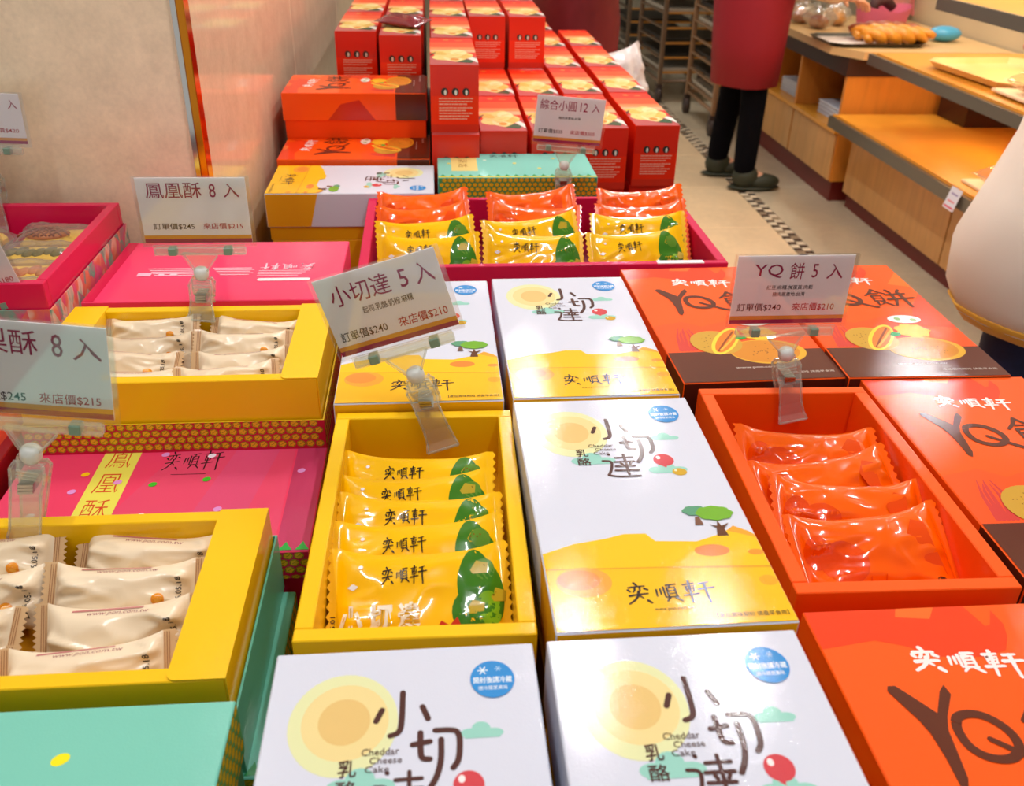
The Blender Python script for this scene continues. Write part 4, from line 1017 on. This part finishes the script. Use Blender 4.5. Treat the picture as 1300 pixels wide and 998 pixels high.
# counter 1: niche counter far along the aisle
X1 = 1.87; XB = 2.6
c1 = empty('bakery_counter', 'wooden bakery counter with open niches and beige top, beside the maroon apron', 'counter', (0, 0, 0))
Y0, Y1_ = 4.14, 5.30
MB().box(X1 + .03, XB, Y0 + .02, Y1_, 0, .10).build('skirting', SKIRT, c1)
MB().box(X1 + .012, XB, Y0, Y1_, .1005, .325).build('lower_case', WD3, c1)
for k in range(2):
    y0 = Y0 + .01 + k * .57
    MB().box(X1, X1 + .0115, y0, y0 + .55, .105, .318, None, .002).build('drawer_front', WD, c1)
MB().box(X1 - .012, XB, Y0, Y1_, .3255, .345).build('niche_floor', WD2, c1)
for k in range(3):
    y = Y0 + k * .56
    MB().box(X1, XB - .05, y, y + .024, .3455, .585).build('divider', WD3, c1)
MB().box(XB - .05, XB, Y0, Y1_, .3255, .585).build('niche_back', DKE, c1)
MB().box(X1 - .01, XB, Y0 - .005, Y1_, .5855, .665).build('dark_frieze', DKE, c1)
top = MB()
pts = [(X1 - .06, Y1_), (X1 - .06, Y0 + .10), (X1 + .03, Y0 - .06), (XB, Y0 - .06), (XB, Y1_)]
top.add([(x, y, z) for z in (.6655, .70) for x, y in pts], [(4, 3, 2, 1, 0)[::-1], (5, 6, 7, 8, 9)] + [(i, (i + 1) % 5, 5 + (i + 1) % 5, 5 + i) for i in range(5)])
top.build('countertop', mat('beige_countertop', (216, 178, 122), .35, vary=.1, vscale=30), c1)
PLA = mat('white_plastic', (214, 220, 230), .35)
for k, (y, z, n) in enumerate(((4.40, .346, 7), (4.95, .346, 8))):
    o = MB()
    for q in range(n): o.box(X1 + .05 + .003 * (q % 2), X1 + .30, y - .13 + .004 * (q % 3), y + .13, z + q * .009, z + q * .009 + .007, None, .002)
    tag(o.build('tray_stack', PLA), 'stack of pale plastic trays in the %s niche of the bakery counter' % ('nearer' if k == 0 else 'farther'), 'tray', 'plastic trays in the niches')
# unit 2: stepped bread shelves with cabinet below
c2 = empty('bread_shelf', 'long bread display with two amber wooden shelves above oak cabinet doors', 'shelf', (0, 0, 0))
XF = 1.92
MB().box(XF + .03, XB, 1.2, 4.08, 0, .07).build('skirting', SKIRT, c2)
MB().box(XF + .013, XB, 1.2, 4.08, .0705, .385).build('cabinet_case', DKE, c2)
for k, (y0, y1) in enumerate(((3.14, 4.07), (2.20, 3.13), (1.26, 2.19))): MB().box(XF, XF + .0125, y0, y1, .075, .383, None, .002).build('cabinet_door', WD, c2)
MB().box(1.81, XB, 1.2, 4.09, .3855, .428).build('lower_shelf', WD2, c2)
MB().box(1.795, 1.8095, 1.2, 4.09, .376, .424).build('lower_edge', EDGE, c2)
MB().box(1.812, 1.836, 1.2, 4.05, .4285, .434).build('shelf_lip', WD2, c2)
MB().box(1.82, XB, 1.2, 3.84, .7005, .736).build('upper_shelf', WD2, c2)
MB().box(1.805, 1.8195, 1.2, 3.84, .692, .733).build('upper_edge', EDGE, c2)
MB().box(1.822, 1.85, 1.2, 3.80, .7365, .742).build('shelf_lip', WD2, c2)
MB().box(1.88, XB, 1.2, 3.50, .965, .99).build('top_shelf', WD2, c2)
MB().box(1.865, 1.8795, 1.2, 3.50, .945, .99).build('top_edge', EDGE, c2)
MB().box(XB - .02, XB, 1.2, 4.08, .4285, .7).build('back_panel', mat('beige_back_panel', (216, 190, 140), .5), c2)
for y in (1.35, 2.3, 3.3): MB().box(XB - .06, XB - .021, y, y + .03, .7365, .9645).box(XB - .06, XB - .021, y, y + .03, .4285, .70).build('bracket', EDGE, c2)
MB().box(2.30, XB - .021, 3.84, 4.08, .4285, .64).build('end_post', DKE, c2)
for z, l in ((.690, (2.15, 2.2)), (.955, (2.2, 2.2))):
    MB().box(2.10, 2.14, 1.4, 3.6, z - .002, z + .008).build('shelf_lamp', mat('warm_shelf_tube', (255, 214, 140), .5, emit=5), c2)
area('warm_shelf_light', (2.12, 2.7, .683), .03, 1.8, 5.5, (1, .74, .40))
area('warm_shelf_light', (2.12, 2.6, .948), .03, 1.7, 6, (1, .78, .46))
area('warm_shelf_light', (2.2, 3.4, 1.5), .5, 2.6, 11, (1, .80, .52))  # unseen wide warm light above the shelves, without a lamp body
# trays and breads
BREAD = mat('golden_bread', (214, 140, 30), .4, coat=.5, bump=.6, bscale=40, bdist=.004, vary=.35, vscale=18)
BRED2 = mat('browned_bread', (150, 70, 20), .4, coat=.4, bump=.6, bscale=40, bdist=.004, vary=.3, vscale=24)
WOODT = mat('pale_wood_tray', (232, 200, 140), .4)
def tray(label, x, y, z, w, d, m, rz=0, h=.018):
    r = empty('serving_tray', label, 'tray', (x, y, z), math.radians(rz))
    MB().box(-w / 2 + .03, w / 2 - .03, -d / 2 + .03, d / 2 - .03, .0005, .0030).build('tray_base', m, r)
    b = MB(); c = .05
    P = [(-w / 2 + c, -d / 2), (w / 2 - c, -d / 2), (w / 2, -d / 2 + c), (w / 2, d / 2 - c), (w / 2 - c, d / 2), (-w / 2 + c, d / 2), (-w / 2, d / 2 - c), (-w / 2, -d / 2 + c)]
    I = [(x_ * (1 - .04 / w), y_ * (1 - .04 / d)) for x_, y_ in P]
    vs = [(x_, y_, h) for x_, y_ in P] + [(x_ * .985, y_ * .985, h) for x_, y_ in P] + [(x_, y_, .004) for x_, y_ in I] + [(x_, y_, 0) for x_, y_ in I]
    fs = []
    for i in range(8):
        j = (i + 1) % 8
        fs += [(i, j, 8 + j, 8 + i), (8 + i, 8 + j, 16 + j, 16 + i), (24 + i, 24 + j, j, i)]
    fs += [tuple(range(24, 32))[::-1], tuple(range(16, 24))]
    b.add(vs, fs); b.build('rim', m, r)
    return r
tray('pale wooden tray lying empty on the upper bread shelf', 2.11, 3.30, .7425, .42, .52, WOODT, 4, .024)
tray('dark tray with white paper on the bakery counter', 2.02, 4.35, .7005, .46, .34, mat('dark_tray', (50, 44, 34), .3), 0)
tag(MB().box(1.83, 2.17, 4.22, 4.48, .7055, .707).build('paper_sheet', mat('baking_paper', (224, 214, 206), .6)), 'white paper sheet on the dark tray of the bakery counter', 'paper')
def twist(label, x, y, z, L_, r0, seed, m, rz):
    random.seed(seed); b = MB()
    for s_ in range(2):
        pts = []
        for k in range(19):
            t = k / 18; a_ = t * 5 * PI + s_ * PI
            pts.append((-L_ / 2 + L_ * t, math.cos(a_) * r0 * .75, r0 * 1.15 + math.sin(a_) * r0 * .5))
        b.tube(pts, [r0 * (.45 + .55 * math.sin(PI * min(1, max(0, k / 18)) ** .9)) for k in range(19)], 10)
    o = b.build('braided_bread', m); o.location = (x, y, z); o.rotation_euler = (0, 0, math.radians(rz)); tag(o, label, 'bread', 'braided breads on the counter'); return o
twist('golden braided bread nearest on the paper of the counter tray', 2.12, 4.255, .7085, .34, .030, 1, BREAD, 4)
twist('golden braided bread behind the nearest one on the counter tray', 2.12, 4.345, .7085, .34, .030, 2, BREAD, -3)
twist('browned braided bread at the back of the counter tray', 2.14, 4.435, .7085, .34, .030, 3, BRED2, 2)
def topped(label, x, y, z, rz, s_=1):
    r = empty('topped_bread', label, 'bread', (x, y, z), math.radians(rz), 'topped breads in clear bags')
    random.seed(int(x * 100 + y * 37 + z * 13))
    MB().ell((0, 0, .022), (.10 * s_, .075 * s_, .022), 20, 8).build('crust', BREAD, r)
    b = MB()
    for k in range(16):
        a_ = random.uniform(0, 6.28); q = random.uniform(0, .7); b.ell((.09 * s_ * q * math.cos(a_), .065 * s_ * q * math.sin(a_), .042 - .012 * q), (.013, .011, .007), 8, 5)
    b.build('topping', mat('pink_meat_topping', (206, 96, 70), .35, coat=.6, vary=.3, vscale=50), r)
    b, _ = pouch(.25 * s_, .19 * s_, .075, .012, None, int(y * 100), None, None, nx=16, ny=12, wr=.005); b.c = [None] * len(b.f)
    w_ = b.build('bag', FILM, r); w_.location = (0, 0, .042)
    return r
for lbl, x, y, z in (('topped bread in a clear bag on a board, on the lower shelf', 2.00, 2.93, .4285), ('topped bread in a clear bag deeper on the lower shelf', 2.29, 3.10, .4285), ('topped bread in a clear bag on the upper shelf beside the wooden tray', 2.02, 2.93, .7425)):
    bd = MB().box(x - .13, x + .11, y - .12, y + .12, z, z + .010, None, .002).build('bread_board', mat('pale_board', (240, 220, 184), .5)); tag(bd, 'pale board under the topped bread ' + ('on the upper shelf' if z > .6 else 'nearest on the lower shelf' if x < 2.1 else 'deeper on the lower shelf'), 'board')
    topped(lbl, x, y, z + .0105, 20)
# price tag on the lower shelf edge
pt = MB().box(-.035, .035, -.0008, .0008, -.045, .03, (226, 226, 236)).build('shelf_price_tag', PAPER); pt.location = (1.786, 2.93, .41); pt.rotation_euler = (-.25, 0, -PI / 2); tag(pt, 'small white price tag with red writing on the lower shelf edge', 'price tag')
a = Art(.0002).frame((0, -.0008, 0), (1, 0, 0), (0, 0, 1)); a.rect(-30, -40, 30, -34, (220, 90, 110)).rect(-24, -20, 20, -14, (226, 140, 150)).rect(-20, 6, 22, 12, (160, 150, 190)); a.build('printed_text', PAPER, pt)
# bagged breads, pink basket and blue lid on the counter
random.seed(8)
for k, (x, y, s_) in enumerate(((1.93, 4.96, .8), (2.10, 4.90, .8), (1.95, 4.78, .8), (2.16, 5.10, .8), (2.30, 4.90, .8), (1.98, 5.16, .8))):
    r = empty('bagged_bread', 'bread roll in a tied clear bag, %s of the group on the counter' % ('leftmost', 'front middle', 'nearest the tray', 'rear middle', 'rightmost', 'farthest')[k], 'bread', (x, y, .7005), k, 'bagged breads on the counter')
    MB().ell((0, 0, .034), (.075 * s_, .05 * s_, .033), 16, 8).build('roll', BREAD if k % 2 else BRED2, r)
    b, _ = pouch(.20 * s_, .15 * s_, .09, .01, None, 200 + k, None, None, nx=14, ny=10, wr=.006); b.c = [None] * len(b.f); w_ = b.build('bag', FILM, r); w_.location = (0, 0, .052)
    MB().tube([(0, 0, .07), (.01, 0, .10), (.03, .01, .125)], [.012, .005, .02], 8).build('tied_end', FILM, r)
    MB().ell((.010, 0, .10), (.009, .009, .007), 8, 6).build('tie', mat('white_tie', (236, 236, 244), .4), r)
pb = empty('pink_basket', 'pink fabric lined basket on the bakery counter', 'basket', (2.22, 4.66, .7005), .3)
b = MB(); n = 20
vs = []
for z, q in ((0, .75), (.05, .9), (.10, 1.0)):
    for k in range(n):
        t = 2 * PI * k / n; vs.append((.15 * q * math.cos(t), .10 * q * math.sin(t), z + (.03 * abs(math.cos(t)) if z > .09 else 0)))
b.add(vs, [(r_ * n + k, r_ * n + (k + 1) % n, (r_ + 1) * n + (k + 1) % n, (r_ + 1) * n + k) for r_ in range(2) for k in range(n)] + [tuple(range(n))[::-1]], None, True)
b.build('basket_body', mat('pink_fabric', (214, 104, 130), .7), pb)
MB().tube([(-.06, .02, .09), (-.03, .03, .14), (.02, .02, .15), (.06, 0, .11)], [.02, .03, .03, .02], 8).build('checked_cloth', mat('dark_checked_cloth', (70, 36, 34), .7, vary=.6, vscale=60), pb)
tag(MB().ell((2.42, 4.40, .735), (.08, .06, .035), 16, 8).build('blue_bowl', mat('blue_plastic', (70, 160, 200), .3)), 'small blue plastic bowl behind the braided breads', 'bowl')
r = empty('bag_of_bags', 'bundle of clear and red printed bags leaning at the back of the counter', 'bag', (2.50, 5.12, .7005))
for k in range(3):
    b, _ = pouch(.20, .20, .05, .01, None, 300 + k, None, None, nx=14, ny=12, wr=.008); b.c = [None] * len(b.f); o = b.build('plastic_bag', FILM if k != 1 else mat('red_printed_film', (214, 120, 120), .2, coat=.5), r)
    put(o, -.05 + .06 * k, .05 * k - .05, .115, 10, 10 * k, 5)
# ------------------------------------------------------------------ tray racks
def rack(label, x, y, w, d, h, cfr, rz=0):
    r = empty('bakery_rack', label, 'rack', (x, y, 0), math.radians(rz), 'wheeled bakery racks')
    FR = mat('rack_%d' % cfr[0], cfr, .4, metal=.3); TR = mat('dark_baking_tray', (48, 44, 36), .45, metal=.2, vary=.4, vscale=12)
    z0 = .12
    for px, py in ((0, 0), (w, 0), (0, d), (w, d)):
        MB().box(px - .014, px + .014, py - .014, py + .014, z0, h, None, .003).build('post', FR, r)
        c = MB().tube([(px - .016, py, .05), (px + .016, py, .05)], .05, 16); c.box(px - .02, px + .02, py - .02, py + .02, .095, z0)
        c.build('caster', mat('caster_black', (60, 44, 36), .5), r)
    for a_, c_ in (((0, 0), (w, 0)), ((0, d), (w, d)), ((0, 0), (0, d)), ((w, 0), (w, d))):
        for z in (z0 + .02, h - .02): MB().tube([(*a_, z), (*c_, z)], .012, 6).build('rail', FR, r)
    n = 16; st = (h - z0 - .12) / n
    for k in range(n):
        z = z0 + .08 + k * st
        for sx in (0, w): MB().box(sx - .012, sx + .012, .016, d - .016, z - .008, z).build('slide', FR, r)
        if k % 5 != 3: MB().box(.016, w - .016, .02, d - .02, z + .0005, z + .022, None, .003).build('baking_tray', TR if (k * 7) % 4 else mat('pale_tray', (190, 180, 160), .4), r)
        MB().box(.015, w - .015, -.01, .004, z - .008, z + .004).build('cross_bar', mat('worn_orange_bar', (190, 128, 50), .5), r)
    return r
rack('nearest wheeled bakery rack with orange cross bars, left of the person in the maroon apron', 1.66, 5.42, .46, .62, 1.75, (150, 116, 84))
rack('wheeled bakery rack behind the nearest one', 1.54, 6.35, .5, .6, 1.75, (120, 96, 74), 3)
rack('farthest wheeled bakery rack, at the end of the aisle', 1.50, 7.35, .5, .6, 1.75, (110, 90, 70), 0)
# small stand with bright toys or bags hung from the rack
for k, (x, y, z, c, l) in enumerate(((1.50, 6.30, .80, (196, 30, 50), 'red'), (1.53, 6.28, .90, (40, 60, 200), 'blue'))):
    b = MB().ell((0, 0, 0), (.055, .04, .05), 12, 8).tube([(0, 0, .04), (.01, 0, .10)], .006, 6)
    o = b.build('hanging_pouch', mat('pouch_%s' % l, c, .5)); o.location = (x, y, z); tag(o, 'small %s pouch hanging on the corner of a bakery rack' % l, 'pouch')
tb2 = empty('side_table', 'low grey side table far down the aisle, behind the racks', 'table', (1.35, 9.3, 0))
MB().box(-.3, .5, -.3, .3, .62, .66, None, .004).build('tabletop', mat('grey_top', (190, 190, 180), .4), tb2)
for sx in (-.27, .47):
    for sy in (-.27, .27): MB().box(sx - .02, sx + .02, sy - .02, sy + .02, 0, .619).build('leg', mat('dark_leg', (50, 46, 40), .5), tb2)
MB().box(-.27, .47, -.27, .27, .15, .17).build('lower_shelf', mat('dark_leg', (50, 46, 40), .5), tb2)

# ------------------------------------------------------------------ people
def skin(name, J, E_, m, parent=None, sub=2, root=None):
    keys = list(J); me = bpy.data.meshes.new(name)
    me.from_pydata([J[k][:3] for k in keys], [(keys.index(a), keys.index(b)) for a, b in E_], [])
    o = bpy.data.objects.new(name, me); COL.objects.link(o)
    mod = o.modifiers.new('skin', 'SKIN'); mod.use_smooth_shade = True
    sv = me.skin_vertices[0].data
    for i, k in enumerate(keys):
        q = J[k]; sv[i].radius = (q[3], q[4] if len(q) > 4 else q[3]); sv[i].use_root = (k == root) if root else i == 0
    s_ = o.modifiers.new('sub', 'SUBSURF'); s_.levels = sub; s_.render_levels = sub
    dg = bpy.context.evaluated_depsgraph_get(); nm = bpy.data.meshes.new_from_object(o.evaluated_get(dg))
    o.modifiers.clear(); o.data = nm; nm.materials.clear(); nm.materials.append(m)
    nm.polygons.foreach_set('use_smooth', [True] * len(nm.polygons))
    if parent: o.parent = parent
    return o
SKINM = mat('skin', (226, 170, 136), .5)
HAIR = mat('black_hair', (24, 18, 16), .4, bump=.4, bscale=120)
def loft(name, rings, m, parent, n=20, cap=False, thick=.004):
    """garment shell: rings of (cx,cy,z,rx,ry)"""
    b = MB(); vs = []
    for cx, cy, z, rx, ry in rings:
        for k in range(n):
            t = 2 * PI * k / n; f = 1 + .025 * math.sin(5 * t + z * 20)
            vs.append((cx + rx * f * math.cos(t), cy + ry * f * math.sin(t), z))
    R = len(rings); fs = [(i * n + k, i * n + (k + 1) % n, (i + 1) * n + (k + 1) % n, (i + 1) * n + k) for i in range(R - 1) for k in range(n)]
    b.add(vs, fs, None, True)
    o = b.build(name, m, parent)
    s_ = o.modifiers.new('thick', 'SOLIDIFY'); s_.thickness = thick; s_.offset = -1
    return o
def hand(parent, name, wrist, dirv, up, side, m, s_=1.0):
    """palm and five separate curled fingers, grown as one skinned figure"""
    d = Vector(dirv).normalized(); u = (Vector(up) - d * Vector(up).dot(d)).normalized(); w = d.cross(u) * side
    J = {'w': (*wrist, .020 * s_, .016 * s_)}; E_ = []
    W = Vector(wrist)
    p = W + d * .045 * s_; J['p'] = (*p, .030 * s_, .014 * s_); E_.append(('w', 'p'))
    o1 = skin(name, J, E_, m, parent, 2)
    for i, (off, ln) in enumerate(((-.027, .062), (-.009, .072), (.009, .067), (.026, .052))):
        b0 = W + d * .060 * s_ + w * off * s_; c = W + d * (.085 + ln * .3) * s_ + w * off * 1.1 * s_ - u * .006 * s_; e = c + (d * .6 - u * .8) * ln * .55 * s_
        skin('finger', {'a': (*b0, .0088 * s_), 'b': (*c, .0082 * s_), 'c': (*e, .0066 * s_)}, [('a', 'b'), ('b', 'c')], m, o1, 1)
    t0 = W + d * .02 * s_ - w * .026 * s_; t1 = t0 + (d * .7 - w * .7) * .03 * s_; t2 = t1 + (d * .9 - u * .3) * .026 * s_
    skin('thumb', {'a': (*t0, .011 * s_), 'b': (*t1, .0095 * s_), 'c': (*t2, .008 * s_)}, [('a', 'b'), ('b', 'c')], m, o1, 1)
    return o1
def head(par, c, yaw, hairm, tilt=0):
    """skull, jaw, nose, ears, eyes, mouth and hair; c is the centre of the head, facing +x turned by yaw"""
    r = MB(); M = Matrix.Translation(c) @ Matrix.Rotation(yaw, 4, 'Z') @ Matrix.Rotation(tilt, 4, 'Y')
    r.ell((0, 0, .015), (.094, .074, .098), 20, 14, None, M).ell((.022, 0, -.045), (.066, .054, .062), 16, 10, None, M)
    r.ell((.094, 0, -.012), (.016, .011, .022), 10, 8, None, M).ell((0, .074, 0), (.014, .009, .026), 8, 6, None, M).ell((0, -.074, 0), (.014, .009, .026), 8, 6, None, M)
    o = r.build('head', SKINM, par)
    e = MB()
    for s_ in (-1, 1): e.ell((.082, s_ * .030, .008), (.010, .013, .007), 10, 6, None, M)
    e.build('eye', mat('eye_dark', (30, 22, 20), .2), o)
    MB().ell((.082, 0, -.058), (.008, .022, .006), 10, 6, None, M).build('mouth', mat('lips', (180, 90, 86), .4), o)
    h_ = MB(); h_.ell((-.014, 0, .035), (.100, .086, .098), 20, 12, None, M).ell((-.050, 0, -.04), (.066, .074, .085), 16, 10, None, M)
    h_.build('hair', hairm, o)
    return o
def person(label, x, y, face, coat, trousers, shoes, apron=None, arms=None, legs=None, lean=0, sc=1.0, sleeve=None, hem=.80, tw=(.20, .14), rings=None):
    """local frame: +x is where the person faces"""
    r = empty('person', label, 'person', (x, y, 0), face); r.scale = (sc, sc, sc)
    L_ = legs or {'hl': (0, .09), 'fl': (0, .09), 'fr': (0, -.09)}
    fx1, fy1 = L_['fl']; fx2, fy2 = L_['fr']; lx = lean
    ar = arms or {'el': (.02, .25, 1.10), 'hl': (.12, .26, .86), 'er': (.02, -.25, 1.10), 'hr': (.12, -.26, .86)}
    J = {'pelvis': (0, 0, .90, .10, .085), 'waist': (lx * .3, 0, 1.05, .125, .10), 'chest': (lx * .7, 0, 1.24, .15, .11), 'neck0': (lx, 0, 1.39, .07, .06), 'neck': (lx * 1.05, 0, 1.45, .048, .048), 'skull': (lx * 1.1 + .01, 0, 1.52, .05, .05),
         'hipl': (0, .085, .82, .078), 'kneel': (fx1 * .5 + .015, (fy1 + .09) / 2, .48, .060), 'ankl': (fx1 - .01, fy1, .09, .040), 'toel': (fx1 + .12, fy1, .035, .030),
         'hipr': (0, -.085, .82, .078), 'kneer': (fx2 * .5 + .015, (fy2 - .09) / 2, .48, .060), 'ankr': (fx2 - .01, fy2, .09, .040), 'toer': (fx2 + .12, fy2, .035, .030),
         'shl': (lx * .8, .17, 1.34, .055), 'ell': (*ar['el'], .042), 'hal': (*ar['hl'], .026), 'shr': (lx * .8, -.17, 1.34, .055), 'elr': (*ar['er'], .042), 'har': (*ar['hr'], .026)}
    E_ = [('pelvis', 'waist'), ('waist', 'chest'), ('chest', 'neck0'), ('neck0', 'neck'), ('neck', 'skull'), ('pelvis', 'hipl'), ('hipl', 'kneel'), ('kneel', 'ankl'), ('ankl', 'toel'), ('pelvis', 'hipr'), ('hipr', 'kneer'), ('kneer', 'ankr'), ('ankr', 'toer'),
          ('chest', 'shl'), ('shl', 'ell'), ('ell', 'hal'), ('chest', 'shr'), ('shr', 'elr'), ('elr', 'har')]
    skin('body', J, E_, SKINM, r, 2, 'pelvis')
    g = lambda k, s_: (*J[k][:3], J[k][3] * s_, (J[k][4] if len(J[k]) > 4 else J[k][3]) * s_)
    T = {'pelvis': g('pelvis', 1.06), 'hipl': g('hipl', 1.08), 'kneel': g('kneel', 1.12), 'ankl': (J['ankl'][0], J['ankl'][1], .055, .056), 'hipr': g('hipr', 1.08), 'kneer': g('kneer', 1.12), 'ankr': (J['ankr'][0], J['ankr'][1], .055, .056)}
    skin('trousers', T, [('pelvis', 'hipl'), ('hipl', 'kneel'), ('kneel', 'ankl'), ('pelvis', 'hipr'), ('hipr', 'kneer'), ('kneer', 'ankr')], trousers, r, 2, 'pelvis')
    for s_, (fx, fy) in ((1, (fx1, fy1)), (-1, (fx2, fy2))):
        b = MB(); b.ell((fx + .002, fy, .064), (.068, .056, .060), 14, 8).ell((fx + .08, fy, .042), (.10, .052, .040), 16, 8).ell((fx + .05, fy, .014), (.135, .054, .013), 18, 6)
        b.build('shoe', shoes, r)
    tx, ty_ = tw
    loft('jacket', rings or [(0, 0, hem, ty_ * 1.15, tx * 1.05), (0, 0, hem + .06, ty_ * 1.12, tx * 1.03), (lx * .2, 0, 1.0, ty_, tx * .92), (lx * .6, 0, 1.2, ty_ * 1.02, tx * .98), (lx * .8, 0, 1.34, ty_ * .85, tx * .95), (lx, 0, 1.42, .07, .08)], coat, r)
    for nm, a_, b_, c_ in (('sleeve', 'shl', 'ell', 'hal'), ('sleeve', 'shr', 'elr', 'har')):
        A, B, C_ = Vector(J[a_][:3]), Vector(J[b_][:3]), Vector(J[c_][:3])
        skin(nm, {'a': (*A, .075), 'b': (*B, .062), 'c': (*(B.lerp(C_, .86)), .046)}, [('a', 'b'), ('b', 'c')], sleeve or coat, r, 2)
        hand(r, 'hand', tuple(C_), tuple((C_ - B)), (0, 0, 1) if abs((C_ - B).normalized().z) < .8 else (1, 0, 0), 1 if 'l' == a_[-1] else -1, SKINM)
    if apron:
        loft('apron', [(.01, 0, .50, ty_ * 1.16, tx * 1.14), (.01, 0, .70, ty_ * 1.26, tx * 1.22), (.01, 0, .90, ty_ * 1.34, tx * 1.26), (lx * .4 + .01, 0, 1.05, ty_ * 1.24, tx * 1.14), (lx * .7 + .01, 0, 1.25, ty_ * 1.2, tx * 1.1)], apron, r)
    head(r, (lx * 1.15 + .02, 0, 1.555), 0, HAIR)
    return r
MAR = mat('maroon_apron_cloth', (144, 6, 28), .75, bump=.3, bscale=500)
BEI = mat('beige_sleeve_cloth', (222, 190, 156), .8)
person('person in maroon apron and black trousers standing at the bakery counter', 1.485, 4.46, .0, BEI, mat('black_trousers', (8, 7, 12), .95, spec=.1), mat('dark_olive_shoe', (44, 48, 30), .6), MAR,
       arms={'el': (.16, .24, .98), 'hl': (.40, .14, .90), 'er': (.16, -.22, .96), 'hr': (.42, -.10, .89)}, legs={'fl': (-.02, .14), 'fr': (.05, -.11)}, lean=.04, tw=(.17, .135), hem=.86)
person('person in red clothing standing behind the rear red cartons', .50, 3.46, -PI / 2, mat('red_uniform', (140, 8, 24), .6), mat('dark_trousers', (30, 26, 34), .7), mat('dark_shoe', (30, 28, 28), .6), mat('deep_red_apron', (112, 4, 20), .6), arms={'el': (.10, .24, 1.12), 'hl': (.22, .12, 1.12), 'er': (.10, -.24, 1.12), 'hr': (.22, -.14, 1.12)}, tw=(.135, .11))
b, _ = pouch(.16, .22, .10, .01, (216, 206, 204), 401, None, None, nx=16, ny=16, wr=.01, crimp_col=(220, 214, 210))
o = b.build('plastic_bag', CREAM); tag(o, 'crumpled pale plastic bag beside the rear right red cartons', 'bag'); put(o, .63, 3.09, .76, 8, 20, 12)
COAT = mat('cream_white_coat', (244, 238, 224), .8, bump=.4, bscale=120, vary=.04, vscale=6)
w_ = person('person in cream white coat and dark blue jeans at the right edge', 1.200, 1.46, PI / 2 - .1, COAT, mat('dark_blue_jeans', (34, 44, 84), .8, vary=.4, vscale=50), mat('grey_shoe', (120, 120, 120), .6), None,
       arms={'el': (.05, .14, 1.06), 'hl': (.24, .06, 1.08), 'er': (.03, -.18, 1.06), 'hr': (.24, -.08, 1.06)}, tw=(.23, .18),
    rings=[(0, 0, .645, .175, .205), (0, 0, .655, .190, .225), (0, 0, .70, .200, .245), (0, 0, .78, .205, .258), (0, -.01, .88, .20, .240), (0, -.02, .98, .185, .212), (0, -.02, 1.15, .17, .20), (0, 0, 1.32, .15, .20), (0, 0, 1.42, .07, .08)])
loft('hem_lining', [(0, 0, .625, .15, .18), (0, 0, .637, .176, .209), (0, 0, .668, .196, .236)], mat('mustard_lining', (226, 170, 60), .7), w_)
